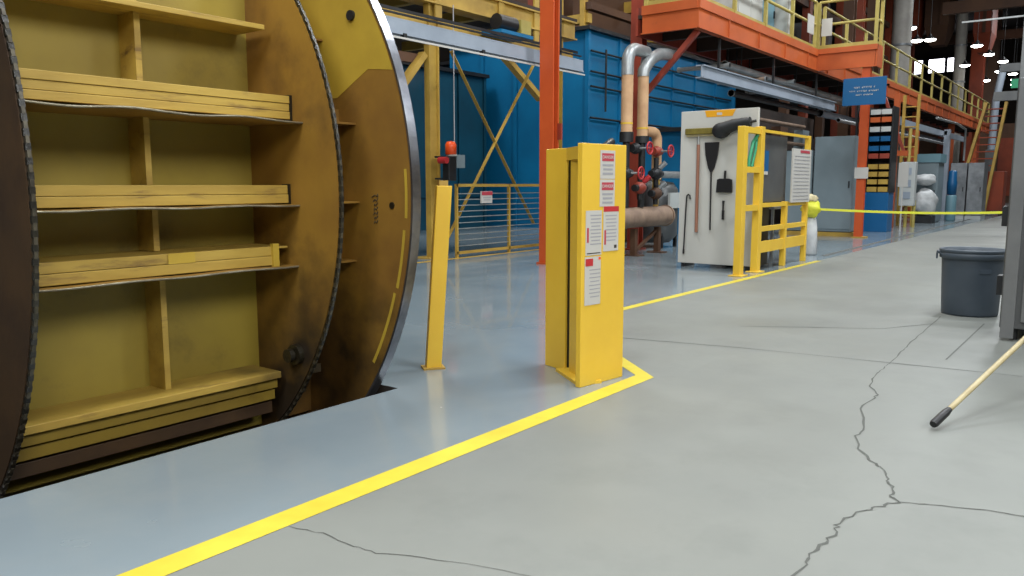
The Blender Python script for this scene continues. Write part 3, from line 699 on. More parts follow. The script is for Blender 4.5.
for dx, dy in ((-.3, -.3), (.3, -.3), (0, .4)): MB().box(14.73 + dx, 14.79 + dx, 7.57 + dy, 7.63 + dy, 0, .3).build('leg', 'dark', tk)
MB().box(14.3, 14.9, 7.05, 7.1, .8, 1.1).build('label_plate', 'grey_light', tk)

t = thing('control_box', (15.5, 8.9, 0), 'low dark brown control box behind the grey tank and pump', 'control box')
MB().box(14.2, 17.2, 8.7, 9.2, .05, 1.45).box(14.3, 17.1, 8.75, 9.15, 0, .05).build('body', 'brown_far', t, bevel=.01)
for k in range(4): MB().box(14.4 + k * .7, 14.9 + k * .7, 8.66, 8.7, .3, 1.2).build('cover', ('dark', 'mach_grey', 'dark_red', 'dark')[k], t)
# ------------------------------------------------------------------ white tool board and its tools
BX = 11.4
bd = thing('tool_board', (BX + .03, 4.85, 0), 'tall white shadow board hung with black brooms and shovels', 'tool board')
pn = MB().box(BX, BX + .05, 4.27, 5.47, .06, 2.35).build('panel', 'white', bd, bevel=.006)
MB().box(BX, BX + .35, 4.33, 4.39, 0, .06).box(BX - .0, BX + .35, 5.35, 5.41, 0, .06).build('feet', 'dark', bd)
lb = MB().prism([(5.09, 2.345), (5.06, 2.25), (4.66, 2.25), (4.61, 2.345)], 0, BX - .004, BX - .001).build('amber_label', 'amber', pn)
MB().box(BX - .006, BX - .004, 4.82, 4.9, 2.27, 2.31).build('label_mark', 'paper', lb)
def up_tool(name, label, cat): return thing(name, (BX - .05, 5, 1.0), label, cat, None)
t = thing('push_broom', (BX - .03, 5.16, .54), 'olive bristled push broom hanging head up on the white board', 'broom')
MB().box(BX - .075, BX - .035, 4.93, 5.37, 2.0, 2.09).build('bristles', 'olive', t, bevel=.01)
MB().box(BX - .045, BX - .02, 4.94, 5.36, 1.97, 2.01).build('head_block', 'wood', t)
MB().tube([(BX - .03, 5.165, 2.0), (BX - .03, 5.165, 1.85)], .016, 10).build('socket', 'galv', t)
MB().tube([(BX - .03, 5.165, 1.85), (BX - .03, 5.162, .54)], .024, 10).build('handle', 'wood_red', t)
t = thing('shovel', (BX - .03, 4.95, .56), 'black flat blade shovel hanging blade up on the white board', 'shovel')
MB().prism([(5.065, 1.88), (4.835, 1.88), (4.855, 1.68), (4.90, 1.5), (4.935, 1.44), (4.965, 1.44), (5.0, 1.5), (5.045, 1.68)], 0, BX - .04, BX - .02).build('blade', 'black', t, bevel=.004)
MB().tube([(BX - .03, 4.95, 1.46), (BX - .03, 4.94, .58)], .013, 8).build('handle', 'black', t)
t = thing('dustpan', (BX - .03, 4.74, 1.13), 'black dustpan hanging in the middle of the white board', 'dustpan')
MB().prism([(4.86, 1.14), (4.61, 1.14), (4.62, 1.33), (4.67, 1.345), (4.81, 1.345), (4.85, 1.33)], 0, BX - .05, BX - .02).build('pan', 'black', t, bevel=.006)
MB().tube([(BX - .03, 4.735, 1.34), (BX - .03, 4.73, 1.46)], .018, 8).build('handle', 'black', t)
t = thing('hand_brush', (BX - .03, 4.75, .74), 'small black hand brush under the dustpan on the white board', 'brush')
MB().box(BX - .035, BX - .005, 4.73, 4.765, .74, .88).build('bristles', 'black', t, bevel=.006)
MB().tube([(BX - .02, 4.75, .88), (BX - .02, 4.747, 1.02)], [.012, .02], 8).build('handle', 'dark', t)
t = thing('pry_hook', (BX - .03, 5.36, .25), 'thin grey hooked bar at the left edge of the white board', 'hook')
MB().tube([(BX - .02, 5.28, 1.04), (BX - .02, 5.285, 1.09), (BX - .02, 5.31, 1.11), (BX - .02, 5.335, 1.09), (BX - .02, 5.345, .9), (BX - .02, 5.365, .27)], .011, 8).build('bar', 'dark', t)
MB().tube([(BX - .02, 5.365, .27), (BX - .02, 5.367, .2)], .015, 8).build('grip', 'black', t)
t = thing('dark_duster', (BX - .08, 4.66, 2.0), 'dark grey oval duster head at the top right of the white board', 'duster')
MB().sphere((BX - .1, 4.78, 2.04), .13, 16, sc=(.6, 1.15, .9)).tube([(BX - .1, 4.75, 2.06), (BX - .1, 4.6, 2.11), (BX - .1, 4.35, 2.15)], [.1, .09, .07], 12).build('duster_head', 'dark', t)
MB().tube([(BX - .1, 4.4, 2.14), (BX - .05, 4.28, 2.16)], .02, 8).build('handle', 'black', t)

# ------------------------------------------------------------------ yellow guard rail beside the board
gr = thing('guard_rail', (12.1, 4.2, 0), 'yellow steel guard rail with tall end frame beside the white board', 'guard rail')
for x, h in ((10.66, 2.04), (11.3, 2.07)): MB().box(x - .07, x + .07, 4.15, 4.25, 0, h).box(x - .12, x + .12, 4.1, 4.3, 0, .015).build('tall_post', 'yellow', gr, bevel=.006)
for x in (12.45, 13.45): MB().box(x - .04, x + .04, 4.16, 4.24, 0, 2.04 if x > 13 else 1.0).build('post', 'yellow', gr, bevel=.005)
for z in (1.96, 1.42, .89): MB().box(10.73, 11.23, 4.16, 4.24, z, z + .08).build('frame_rail', 'yellow', gr)
MB().box(11.37, 13.42, 4.18, 4.22, 2.0, 2.04).build('top_rail', 'yellow', gr)
MB().box(11.37, 13.42, 4.17, 4.23, .93, .99).build('upper_rail', 'yellow', gr)
MB().box(11.37, 13.42, 4.17, 4.23, .58, .65).build('middle_rail', 'yellow', gr)
MB().box(11.37, 13.42, 4.17, 4.23, .27, .43).build('kick_rail', 'yellow', gr)
t = thing('green_strap', (11.1, 4.3, 1.5), 'green strap draped inside the tall yellow end frame', 'strap')
MB().tube([(11.2, 4.2, 1.95), (11.1, 4.22, 1.85), (10.92, 4.2, 1.6), (10.9, 4.2, 1.5)], .025, 8).tube([(11.22, 4.22, 1.9), (11.15, 4.2, 1.75), (11.02, 4.2, 1.5)], .02, 8).build('strap_loop', 'green', t)
t = thing('steel_sheet', (12.2, 4.26, 1.0), 'dull grey steel sheet fixed behind the yellow guard rail', 'sheet')
MB().box(11.5, 12.6, 4.25, 4.27, 1.0, 1.98).build('sheet', 'mach_grey', t)
MB().box(11.6, 11.78, 4.235, 4.25, 1.45, 1.75).build('blue_tag', 'sign_blue', t); MB().box(11.6, 11.76, 4.235, 4.25, 1.4, 1.45).build('white_tag', 'paper', t)
t = thing('list_board', (13.1, 4.09, .98), 'white printed list board hung on the end of the yellow guard rail', 'notice board')
bb = MB().box(12.5, 13.4, 4.12, 4.14, .98, 1.81).build('board', 'paper', t)
mb = MB()
for k in range(13): mb.box(12.58, 13.32, 4.116, 4.12, 1.02 + k * .056, 1.03 + k * .056)
mb.build('printed_lines', 'ink', bb); MB().box(12.85, 13.3, 4.115, 4.12, 1.75, 1.79).build('red_heading', 'red_dull', bb)
t = thing('black_bin', (12.0, 4.6, 0), 'black bin standing behind the yellow guard rail', 'bin')
MB().box(11.8, 12.35, 4.4, 4.9, .02, .9).box(11.83, 12.32, 4.43, 4.87, 0, .02).build('body', 'black', t, bevel=.03)
MB().box(11.77, 12.38, 4.37, 4.93, .9, .94).build('lid', 'dark', t, bevel=.01)
t = thing('steel_stool', (13.1, 4.7, 0), 'small grey steel frame stand behind the guard rail post', 'stand')
MB().box(12.85, 13.4, 4.5, 5.0, .86, .9).build('top', 'steel', t)
for x in (12.88, 13.37):
    for y in (4.53, 4.97): MB().box(x - .02, x + .02, y - .02, y + .02, 0, .86).build('leg', 'steel', t)
MB().box(12.9, 13.35, 4.52, 4.54, .3, .33).build('stretcher', 'steel', t)

# vest, bag and barrier tape
def lump(c, sx, sy, sz, seed, n=20, amp=.12):
    rnd = random.Random(seed); ph = [rnd.uniform(0, 6) for _ in range(6)]; mb = MB(); mb.sphere((0, 0, 0), 1, n); c = V(c)
    for i, p in enumerate(mb.v):
        k = 1 + amp * (math.sin(5 * p.x + ph[0]) * math.sin(4 * p.y + ph[1]) + math.sin(7 * p.z + ph[2] + 3 * p.x) * .7)
        mb.v[i] = V((c.x + p.x * sx * k, c.y + p.y * sy * k, c.z + max(-1, p.z) * sz * k))
    return mb
t = thing('draped_stand', (14.72, 4.5, 0), 'white stand draped with a hi-vis yellow vest holding the barrier tape', 'stand')
MB().lathe([(0, .72), (.1, .7), (.13, .5), (.15, .03), (.12, 0), (0, 0)], (14.72, 4.5, 0), 20).build('white_cover', 'wrap', t)
lump((14.66, 4.47, .83), .15, .17, .15, 3).build('vest', 'vest', t); lump((14.68, 4.5, 1.0), .12, .14, .09, 5).build('beige_cap', 'beige', t)
tape = [(14.35, 4.12, .82), (13.7, 3.6, .79), (12.935, 3.066, .775), (14.2, 2.3, .78) if 0 else (13.9, 2.5, .77), (15.0, 1.95, .79), (15.9, 1.5, .81)]
tape = [V((14.68, 4.32, .82)).lerp(V((16.2, .9, .82)), k / 14) - V((0, 0, .05 * math.sin(PI * k / 14))) for k in range(15)]
mb = MB(); vs = []
for p in tape: vs += [(p.x, p.y, p.z + .02), (p.x + .002, p.y, p.z - .02)]
mb.add(vs, [(2 * i, 2 * i + 1, 2 * i + 3, 2 * i + 2) for i in range(14)]); tp = mb.build('barrier_tape', 'vest')
sm = tp.modifiers.new('thick', 'SOLIDIFY'); sm.thickness = .003
tag(tp, 'yellow barrier tape stretched across the far aisle', 'tape')
t = thing('tape_post', (16.2, .87, 0), 'slim grey post behind the right machine holding the barrier tape', 'post')
MB().cyl((16.2, .85, .02), (16.2, .85, 1.0), .03, 12).build('pole', 'mach_grey', t); MB().lathe([(0, .04), (.15, .03), (.18, 0), (0, 0)], (16.2, .85, 0), 20).build('base', 'black', t)

# ------------------------------------------------------------------ blue sign, grey cabinets, stores
sg = thing('blue_sign', (19.0, 4.75, 3.0), 'blue sign with white lettering hanging in front of the balcony column', 'sign')
bp_ = MB().box(19.0, 19.03, 4.32, 5.22, 3.0, 3.59).build('sign_panel', 'sign_blue', sg, bevel=.004)
rs = random.Random(9)
for z, wd, hh in ((3.385, .44, .04), (3.305, .62, .038), (3.225, .34, .034)):      # small illegible lettering
    mb = MB(); y = 4.77 + wd / 2; c_ = 0
    while y > 4.77 - wd / 2:
        lw = rs.uniform(.018, .03)
        mb.box(18.996, 19.0, y - lw, y - lw + .006, z - hh / 2, z + hh / 2).box(18.996, 19.0, y - lw, y, z + rs.choice((-1, 0, 1)) * hh * .4 - .004, z + .004)
        y -= lw + .01; c_ += 1
        if c_ % 6 == 4: y -= .035
    mb.build('lettering_row', 'paper', bp_)
MB().box(19.03, 20.1, 4.95, 4.98, 3.5, 3.54).box(19.03, 20.1, 4.55, 4.58, 3.5, 3.54).box(20.06, 20.1, 4.5, 5.0, 3.5, 3.54).box(20.06, 20.1, 4.5, 4.9, 3.5, 3.54).build('bracket', 'dark', sg)
cabinet('control_cabinet', 20.4, 21.0, 5.26, 6.2, .1, 2.42, 'grey_cab', 'tall blue grey control cabinet behind the orange balcony column', 'cabinet', 1, axis='x')
cabinet('control_cabinet', 20.4, 21.0, 6.24, 6.95, .1, 2.1, 'grey_cab', 'shorter blue grey cabinet left of the tall one', 'cabinet', 1, axis='x')
tag(MB().box(20.4, 21.1, 5.2, 7.0, 0, .1).build('cabinet_plinth', 'yellow_dull'), 'yellow plinth under the two blue grey cabinets', 'plinth')
t = thing('parts_rack', (23.2, 5.4, 0), 'blue storage rack with rows of yellow bins behind the orange column', 'rack')
MB().box(23.0, 23.6, 5.02, 5.62, 0, 1.05).build('base_cabinet', 'sign_blue', t, bevel=.01)
MB().box(23.0, 23.6, 5.0, 5.04, 1.05, 3.3).box(23.0, 23.6, 5.6, 5.64, 1.05, 3.3).box(23.55, 23.6, 5.04, 5.6, 1.05, 3.3).build('frame', 'dark', t)
MB().box(23.0, 23.6, 5.9, 5.94, 2.1, 3.6).box(23.0, 23.6, 5.64, 5.9, 2.1, 2.13).build('side_shelf', 'dark', t)
for z in (2.15, 2.45, 2.75, 3.05): MB().box(23.05, 23.5, 5.66, 5.88, z, z + .16).build('side_bin', 'dark_red', t)
for k, z in enumerate((1.07, 1.27, 1.47, 1.67, 1.95, 2.15, 2.4, 2.65, 2.9, 3.1)):
    MB().box(23.02, 23.5, 5.06, 5.3, z, z + .13).box(23.02, 23.5, 5.34, 5.58, z, z + .13).build('bin_row', ('yellow_dull', 'yellow_dull', 'yellow_dull', 'yellow_dull', 'dark_red', 'sign_blue', 'sign_blue', 'grey_light', 'orange', 'grey_light')[k], t)
t = thing('orange_brace_frame', (26, 5.6, 0), 'orange braced frame beside the parts rack', 'frame')
MB().box(25.9, 26.05, 5.5, 5.65, 0, 3.9).build('upright', 'orange', t); MB().bar((25.9, 5.9, 3.8), (25.9, 5.3, 2.2), .08, .08).build('diagonal', 'dark_red', t)
MB().box(25.85, 26, 5.2, 5.9, 2.1, 2.25).build('crossbar', 'orange', t)
t = thing('yellow_bollard_pair', (26, 5.2, 0), 'pair of yellow posts carrying the pale electrical box', 'post')
for y in (5.22, 5.0): MB().cyl((26.2, y, 0), (26.2, y, 2.9 if y > 5.1 else .8), .05, 10).build('post', 'yellow_rail', t)
t = thing('yellow_ladder', (27, 5.3, 0), 'dull yellow fixed ladder under the mezzanine right of the blue sign', 'ladder')
for y in (5.2, 5.6): MB().box(27, 27.08, y - .04, y + .04, 0, ZB).build('side_rail', 'yellow_dull', t)
for k in range(12): MB().cyl((27.04, 5.2, .3 + k * .3), (27.04, 5.6, .3 + k * .3), .02, 8).build('rung', 'yellow_dull', t)
t = thing('junction_box', (26, 5.1, .64), 'pale grey electrical box on yellow posts right of the parts rack', 'electrical box')
MB().box(25.85, 26.13, 4.95, 5.36, .64, 1.92).build('body', 'grey_light', t, bevel=.02)
for z in (.85, 1.2, 1.55): MB().box(25.83, 25.85, 5.05, 5.25, z, z + .2).build('cover', 'grey_beam', t)
tag(MB().box(23.9, 23.93, 4.75, 5.0, 1.2, 1.85).box(23.9, 23.93, 4.86, 4.89, 0, 1.2).build('notice_stand', 'paper'), 'white notice sheet on a thin stand beside the parts rack', 'notice')

t = cabinet('wash_station', 30, 31, 5.05, 5.75, 1.1 - 1.1, 2.0, 'grey_cab', 'blue grey machine cabinet with teal top beyond the electrical box', 'cabinet', 1, axis='x')
MB().box(29.95, 31.05, 5.0, 5.8, 2.0, 2.28).build('top_hood', 'teal', t)
t = thing('wrapped_bundle', (29.3, 5.35, 0), 'large white plastic wrapped bundle in front of the blue grey machine', 'bundle')
lump((29.4, 5.3, .68), .35, .38, .46, 11, 24).build('wrap', 'wrap', t); MB().box(29.1, 29.7, 5.0, 5.65, 0, .24).build('pallet', 'dark', t)
tag(lump((29.5, 5.35, 1.42), .3, .34, .2, 12, 20).build('wrapped_bundle', 'wrap'), 'smaller white wrapped bundle on top of the large one', 'bundle')
t = thing('blue_drum', (31.5, 4.85, 0), 'bright blue barrel stack beside the white wrapped bundles', 'barrel')
MB().lathe([(0, 1.75), (.1, 1.74), (.13, 1.7), (.14, 1.4), (.16, 1.35), (.15, .92), (0, .9)], (31.5, 4.85, 0), 20).build('upper_barrel', 'sign_blue', t)
MB().lathe([(0, .9), (.15, .9), (.17, .85), (.17, .06), (.15, 0), (0, 0)], (31.5, 4.85, 0), 20).build('lower_barrel', 'teal', t)
for i, (y0_, y1_) in enumerate(((4.78, 5.32), (4.22, 4.74))):
    cabinet('steel_locker', 34, 35, y0_, y1_, .12, 2.06, 'steel', ('left stainless steel cabinet at the far end of the aisle', 'right stainless steel cabinet at the far end of the aisle')[i], 'cabinet', 1, axis='x')
    tag(MB().box(33.9, 35, y0_, y1_, 0, .12).build('cabinet_plinth', 'grey_light'), ('pale plinth under the left stainless cabinet', 'pale plinth under the right stainless cabinet')[i], 'plinth')
t = thing('conveyor_frame', (34, 5.6, 0), 'grey steel overhead frame above the wrapped bundles', 'frame')
MB().box(33.9, 34.1, 5.4, 5.6, 0, 3.3).build('post', 'grey_beam', t)
MB().box(26.5, 40, 5.75, 5.85, 3.1, 3.3).build('long_beam', 'grey_beam', t); MB().box(33.9, 34.1, 5.5, 5.85, 3.1, 3.25).build('arm', 'grey_beam', t)
MB().tube([(30, 5.2, 3.45), (34, 5.2, 3.5), (36, 5.2, 3.4), (36, 5.2, 2.2)], .04, 8).build('conduit', 'galv', t)

# yellow stair at the end of the mezzanine
t = thing('yellow_staircase', (36, 4.6, 0), 'yellow steel staircase climbing at the end of the aisle', 'staircase')
MB().bar((36.0, 5.08, 1.9), (36.3, 4.6, 4.4), .1, .22, (1, 0, 0)).build('stringer', 'yellow_dull', t)
MB().bar((36.0, 4.4, .05), (36.3, 3.93, 4.4), .1, .22, (1, 0, 0)).build('stringer', 'yellow_dull', t)
mb = MB()
for k in range(9): z = 2. + k * .27; mb.bar((36.4 , 4.98 - (z - 2) * .19, z), (36.4, 4.22 - (z - 2) * .1, z), .2, .04)
mb.build('treads', 'rust_far', t)
t = thing('tool_cart', (38, 4.5, 0), 'dark red cart standing behind the yellow staircase', 'cart')
MB().box(38, 39, 4.0, 4.8, .2, 1.8).build('body', 'rust_far', t, bevel=.02)
for x in (38.1, 38.9):
    for y in (4.1, 4.7): MB().cyl((x, y - .03, .1), (x, y + .03, .1), .1, 12).build('wheel', 'black', t)

# far building columns, ducts, background racks
for i, (x, y, w, m, lab) in enumerate((
    (29.5, 8.0, .35, 'brown_far', 'brown building column behind the near mezzanine railing'), (31.5, 8.2, .3, 'rust_far', 'rust orange building column beyond the balcony'),
    (33.6, 8.3, .28, 'brown_far', 'narrow brown building column beyond the balcony'), (52.8, 10.75, .3, 'rust_far', 'slim rust column between the far windows'),
    (57.5, 7.9, .7, 'rust_far', 'rust orange column right of the slim silver duct'), (64, 8.0, .8, 'brown_far', 'brown column at the far end of the hall'))):
    t = thing('building_column', (x, y, 0), lab, 'column')
    MB().hbeam(x, y, .04, ZC, w, w, .05).build('column_shaft', m, t); MB().box(x - w * .7, x + w * .7, y - w * .7, y + w * .7, 0, .04).build('base_plate', m, t)
for i, (x, y0_, y1_, z0_, m, lab) in enumerate(((50, 9.9, 10.9, 9.2, 'rust_far', 'rust orange hopper hanging above the far windows'), (50.5, 8.5, 9.7, 9.0, 'brown_far', 'brown hopper hanging left of the slim silver duct'), (52, 6.6, 7.5, 8.6, 'rust_far', 'rust orange hopper hanging right of the slim silver duct'))):
    t = thing('overhead_hopper', (x, (y0_ + y1_) / 2, z0_), lab, 'hopper')
    MB().box(x, x + 2, y0_, y1_, z0_ + 1, ZC).build('body', m, t); MB().box(x - .1, x, y0_ + .3, y0_ + .45, z0_ + 1, ZC).build('stiffener', 'brown_far', t)
    mb = MB(); a_ = [(x, y0_), (x + 2, y0_), (x + 2, y1_), (x, y1_)]; mb.add([(p, q_, z0_ + 1) for p, q_ in a_] + [(x + 1 + (p - x - 1) * .5, (y0_ + y1_) / 2 + (q_ - (y0_ + y1_) / 2) * .6, z0_) for p, q_ in a_], [(0, 1, 5, 4), (1, 2, 6, 5), (2, 3, 7, 6), (3, 0, 4, 7), (4, 5, 6, 7)])
    mb.build('hopper_outlet', m, t)
for i, (x, y, w, lab) in enumerate(((37.3, 8.0, .75, 'wide pale vertical duct rising beyond the balcony'), (52.3, 8.1, .6, 'slim pale vertical duct near the far windows'))):
    t = thing('vertical_duct', (x, y, 0), lab, 'duct')
    MB().cyl((x, y, 0), (x, y, ZC - .01), w / 2, 24).build('duct_shaft', 'duct', t)
    for z in range(5, 13, 2): MB().cyl((x, y, z), (x, y, z + .08), w / 2 + .04, 24).build('seam_band', 'steel', t)
t = thing('vertical_duct', (46, 5.4, 0), 'slim grey upright duct above the yellow staircase', 'duct')
MB().tube([(44, 5.25, 2.9), (44, 5.2, 5.2), (44.2, 5.0, 6.8)], .16, 16).build('duct_shaft', 'grey_beam', t); MB().box(43.8, 44.2, 5.05, 5.45, 0, 2.9).build('base', 'mach_grey', t)
for i, (x0_, y, h, n) in enumerate(((30, 10.2, 11, 5), (42, 11, 12, 5))):
    t = thing('storage_structure', (x0_, y, 0), ('brown process structure behind the middle of the mezzanine', 'brown process structure behind the far mezzanine')[i], 'steel structure')
    for k in range(n):
        x = x0_ + k * 2.2; MB().box(x, x + .3, y, y + .3, 0, h).build('upright', 'rust_far' if k % 2 else 'brown_far', t)
    mb = MB()
    for z in (2, 4.4, 6.2, 8, 9.8): mb.box(x0_, x0_ + (n - 1) * 2.2, y + .05, y + .2, z, z + .25)
    mb.build('crossbeams', 'brown_far', t)
    mb = MB()
    for k in range(n - 1): mb.box(x0_ + .5 + k * 2.2, x0_ + 2 + k * 2.2, y + .35, y + 1.8, 4.7, 6 + (k % 3)).box(x0_ + .4 + k * 2.2, x0_ + 1.9 + k * 2.2, y + .35, y + 1.8, 0, 2.6 + (k % 2) * .7)
    mb.build('equipment', 'mach_grey', t)
# process equipment above the yellow frame and behind the pipes
t = thing('overhead_equipment', (24, 14, 5.55), 'yellow beams and brown machinery on top of the bright blue machine', 'machinery')
MB().box(20.5, 29, 13.4, 16.8, 5.55, 9).build('housing', 'brown_far', t)
for x in (19.6, 23.5): MB().box(x, x + .2, 12.3, 16.9, 5.75, 6.0).build('cross_beam', 'yellow_dull', t); MB().box(x, x + .2, 12.3, 16.9, 6.75, 7.1).build('cross_beam', 'yellow_dull', t)
for y in (12.4, 14.2, 16.0): MB().box(19.55, 19.75, y, y + .15, 5.55, 8.2).build('upright', 'rust_far' if y == 14.2 else 'yellow_dull', t)
MB().box(19.6, 29, 12.2, 12.4, 6.1, 6.3).build('edge_beam', 'brown_far', t)
t = thing('deck_equipment', (8, 12, 4.64), 'brown machinery standing on the upper yellow deck above the fence', 'machinery')
MB().box(5, 9.5, 10.8, 13.4, 4.64, 6.6).build('housing', 'brown_far', t)
MB().box(9.9, 14.2, 10.9, 13.4, 4.64, 7.2).build('housing', 'brown_dark', t)
for k in range(5): MB().box(6 + k * 2, 6.15 + k * 2, 9.5, 9.6, 4.64, 5.8).build('upright', 'yellow_dull', t)
t = thing('process_equipment', (20, 9, 0), 'dark brown process equipment crowded behind the white tool board', 'machinery')
MB().box(24.5, 30, 9.2, 11.2, 0, 3.6).build('housing', 'brown_dark', t)
for k in range(5): MB().box(24.6 + k * 1.1, 25.3 + k * 1.1, 8.9, 9.2, .5 + (k % 3) * .5, 2.4 + (k % 2) * .7).build('module', ('mach_grey', 'brown_far', 'dark', 'grey_cab', 'dark_red')[k], t)
for z in (2.6, 3.2): MB().tube([(22, 8.9, z), (24, 8.95, z), (28, 8.9, z)], .06, 8).build('pipe', 'tan_dirty', t)
# ------------------------------------------------------------------ right side: can, machine, stick
can = thing('trash_can', (8.86, 1.14, 0), 'round dark grey plastic trash can standing beside the machine', 'trash can')
c = (8.86, 1.14, 0); KS = .9
cb = MB().lathe([(0, .03), (.232, .03), (.24, 0), (.245, .02), (.268, .54), (.27, .6), (.29, .605), (.295, .63), (.285, .64), (.262, .635), (.255, .55), (.225, .06), (0, .06)], c, 56).build('body', 'can', can)
MB().lathe([(.272, .545), (.288, .55), (.29, .6), (.28, .605)], c, 56).build('rim_band', 'can', can)
for a in (100, -68):
    a = math.radians(a); d = V((math.cos(a), math.sin(a), 0)); s_ = V((-d.y, d.x, 0)); p = V(c) + d * .29
    MB().obox(p + V((0, 0, .6)), d * .025, s_ * .06, V((0, 0, .015))).obox(p + d * .02 + V((0, 0, .565)), d * .008, s_ * .07, V((0, 0, .03))).build('handle', 'can', can, bevel=.008)
MB().obox(V(c) + V((-.27, -.17, 0)).normalized() * .262 + V((0, 0, .44)), V((-.17, .27, 0)).normalized() * .05, V((-.27, -.17, 0)).normalized() * .006, V((0, 0, .02))).build('embossed_plate', 'can', can)

mc = thing('grey_machine_cabinet', (7.9, .2, 0), 'tall grey steel machine cabinet at the right edge of the aisle', 'machine cabinet')
MB().box(7.5, 8.45, -.6, .745, .1, 2.08).build('body', 'mach_grey', mc, bevel=.008)
MB().box(7.47, 7.5, .64, .735, .02, 2.08).build('corner_post', 'mach_panel', mc, bevel=.006)
dr = MB().box(7.475, 7.5, -.55, .6, .16, 1.72).build('door', 'mach_panel', mc, bevel=.006)
MB().box(7.46, 7.475, -.5, .55, .2, .22).box(7.46, 7.475, .54, .56, .2, 1.68).build('door_trim', 'steel', dr)
MB().box(7.47, 7.5, -.55, .62, 1.78, 2.0).build('upper_panel', 'mach_grey', mc)
for z in (.36, .92): MB().box(7.55, 7.68, .745, .79, z, z + .16).build('hinge_bracket', 'dark', mc, bevel=.005)
for x in (7.6, 8.35):
    for y in (-.5, .65): MB().cyl((x, y, 0), (x, y, .1), .03, 12).build('foot', 'dark', mc)
MB().box(7.7, 8.3, -.3, .5, 2.08, 2.3).build('top_box', 'mach_grey', mc)

p0 = V((4.48, .70, .03)); p1 = V((5.45, .41, .36)); dr_ = (p1 - p0).normalized()
st = thing('broom_handle', p0, 'pale wooden broom handle with black grip end leaning into the aisle', 'broom')
LG = 1.62
MB().tube([p0 + dr_ * .12, p0 + dr_ * LG], [.0145, .0155], 14).build('pole', 'wood', st)
MB().tube([p0, p0 + dr_ * .012, p0 + dr_ * .13, p0 + dr_ * .15, p0 + dr_ * .17], [.018, .022, .021, .018, .0155], 14).build('grip', 'black', st)
pe = p0 + dr_ * 1.5
wb = thing('work_bench', (pe.x, pe.y - .35, 0), 'grey steel bench carrying the top of the leaning broom handle', 'bench')
zt = pe.z - .03
MB().box(pe.x - .5, pe.x + .5, pe.y - .8, pe.y + .02, zt - .04, zt).build('top', 'mach_grey', wb)
for x in (-.45, .45):
    for y in (-.75, -.05): MB().box(pe.x + x - .02, pe.x + x + .02, pe.y + y - .02, pe.y + y + .02, 0, zt - .04).build('leg', 'dark', wb)

# background right: columns, beams, green sign
t = thing('grey_column', (25, 2.6, 0), 'grey square column behind the grey machine at the right', 'column')
MB().box(24.9, 25.1, 2.0, 2.45, 3.0, ZC).build('column_shaft', 'mach_panel', t)
MB().box(24.95, 25.1, 1.0, 2.9, 4.2, 4.4).build('cross_beam', 'mach_grey', t)
MB().box(24.9, 25.1, 1.0, 1.5, 0, 4.2).build('leg', 'mach_grey', t)
MB().box(24.82, 24.9, 2.1, 2.62, 3.75, 3.98).build('green_sign', 'green', t)
MB().box(24.86, 25.0, 2.0, 3.0, 3.45, 3.68).build('lower_beam', 'mach_grey', t)
tag(MB().box(25.1, 25.16, -8, 3.9, 5.58, 5.62).build('overhead_conduit', 'galv'), 'thin pale conduit crossing overhead at the top right', 'conduit')
for i, (x, y0_, y1_, z) in enumerate(((40, -6, 7, 8.6), (55, -6, 10, 9.6))):
    t = MB().box(x, x + .3, y0_, y1_, z, z + .5); tag(t.build('roof_beam', 'brown_far'), ('nearer dark roof beam across the aisle', 'farther dark roof beam across the aisle')[i], 'beam')
t = thing('dark_enclosure', (55, 3, 0), 'dark grey machine enclosure at the far right end of the aisle', 'machine')
MB().box(50, 60, -2, 3.6, 0, 6.2).build('body', 'mach_grey', t); MB().box(49.95, 50, -1.5, 3.2, .3, 5.5).build('front_panel', 'dark', t)
for i, (x, y0_, y1_, h) in enumerate(((66, 4.2, 8.5, 5.5), (70, 8.8, 14, 6.5))):
    t = thing('far_machine', (x, y0_, 0), ('rust brown machine block closing the end of the aisle', 'tall brown machine block left of the aisle end')[i], 'machine')
    MB().box(x, x + 3, y0_, y1_, 0, h).build('body', 'brown_far', t); MB().box(x - .1, x, y0_ + .5, y0_ + 1.5, .5, h - 1).box(x - .1, x, y0_ + 2.2, y0_ + 3.2, .5, h - 1).build('panel', 'rust_far', t)

# windows on the far wall
for i, (y0_, y1_) in enumerate(((14.9, 15.5), (13.2, 14.4), (12.4, 12.95))):
    w = struct('window_%d' % (i + 1), MB().box(XB - .12, XB, y0_ - .1, y1_ + .1, 10.7, 12.0), 'dark')
    MB().box(XB - .16, XB - .12, y0_, y1_, 10.8, 11.9).build('pane', 'window', w)

# high bay lamps
LP = [(38.8, 8.0, 8), (42.3, 8.4, 8), (42.4, 7.86, 8), (45.6, 6.36, 8), (49, 6.26, 8), (52.2, 5.98, 8), (50.8, 7.6, 7.77), (60.9, 7.84, 8), (56.6, 6.6, 8), (58.3, 6.1, 8.0), (61.5, 6.3, 8), (64.5, 6.6, 8)]
def lamp(x, y, z, lab, glow=True):
    t = thing('high_bay_lamp', (x, y, z), lab, 'lamp', 'high bay lamps under the far ceiling')
    MB().lathe([(.05, .22), (.08, .12), (.2, .06), (.27, 0), (.27, -.02), (.25, -.02)], (x, y, z), 24).build('reflector', 'dark', t)
    MB().lathe([(0, .0), (.25, -.0), (.25, -.05), (.16, -.1), (0, -.12)], (x, y, z), 24).build('lens', 'lamp', t)
    MB().cyl((x, y, z + .22), (x, y, ZC), .012, 6).build('hanger', 'dark', t)
    return t
first = None
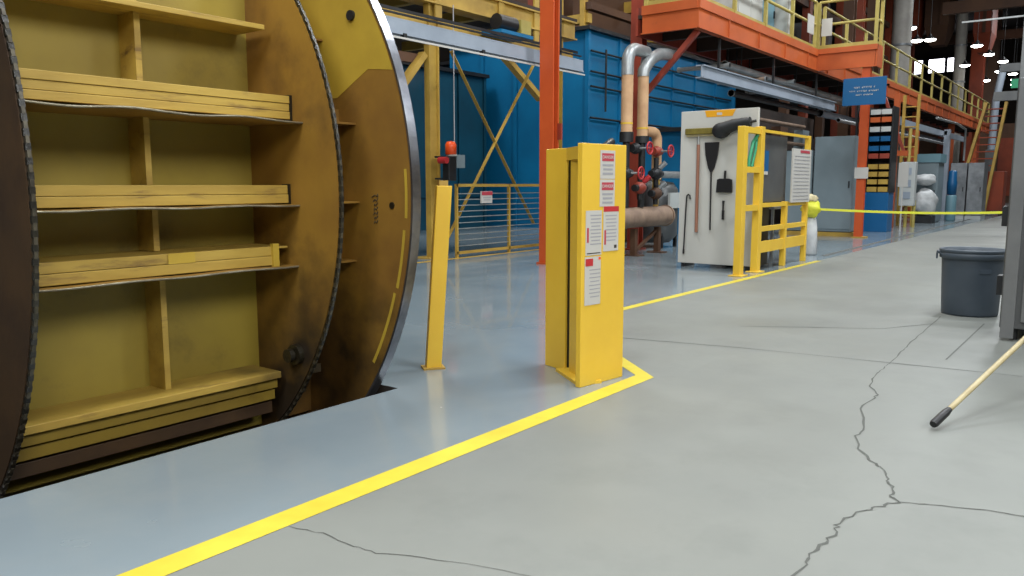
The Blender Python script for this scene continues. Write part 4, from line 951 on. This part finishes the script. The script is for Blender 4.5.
for i, (x, y, z) in enumerate(LP):
    lab = 'glowing white high bay lamp hanging among the others at the far end'
    if first is None: first = lamp(x, y, z, lab); firstz = z; o = first
    else:
        o = copy_tree(first); o.location = (x, y, z)

# ------------------------------------------------------------------ light
def area(x, y, z, size, power, color=(1, .96, .9), rot=(0, 0, 0), name='ceiling_or_fill_light'):
    l = bpy.data.lights.new(name, 'AREA'); l.shape = 'DISK'; l.size = size; l.energy = power; l.color = color
    o = bpy.data.objects.new(name, l); COL.objects.link(o); o.location = (x, y, z); o.rotation_euler = rot
    return o
cool = (.93, .97, 1.0); warm = (1, .94, .84)
for x, y, p in ((-1, .5, 450), (5, .2, 500), (12, .5, 650), (20, 1.5, 650), (30, 2.0, 650), (42, 2.5, 650), (56, 3, 600)):
    area(x, y, 11.5, 2.2, p, cool)
area(1.0, 8.5, 11, 2.0, 250, warm); area(8, 8.3, 11, 2.0, 400, cool); area(17, 8.5, 11.5, 2.5, 400, warm); area(15.5, 17, 11.5, 2.5, 500, cool)
def aim_fill(x, y, z, size, p, tx, ty, tz, c):  # tilted fill light, added to brighten upright faces
    o = area(x, y, z, size, p, c); o.rotation_euler = (V((tx, ty, tz)) - V((x, y, z))).to_track_quat('-Z', 'Y').to_euler()
aim_fill(-2.5, -5.5, 6, 3.0, 380, 2.5, 4.5, 1.0, warm); aim_fill(3.5, -6.5, 6.5, 3.0, 320, 5, 5, 1.0, cool); aim_fill(12, -6.5, 8, 3, 400, 14, 6, 2, cool)  # added side fills for the drum and aisle fronts, not hall lamps
aim_fill(-4, .5, 7, 2.5, 330, 4.5, 3.5, 1.0, cool)  # added fill brightening the gate and flange faces turned to the camera
w = bpy.data.worlds.new('world'); scene.world = w; w.use_nodes = True
w.node_tree.nodes['Background'].inputs[0].default_value = (.5, .55, .6, 1); w.node_tree.nodes['Background'].inputs[1].default_value = .3

vs_ = scene.view_settings; vs_.view_transform = 'Standard'; vs_.look = 'None'; vs_.gamma = 1; vs_.use_curve_mapping = False
vs_.exposure = 0.28
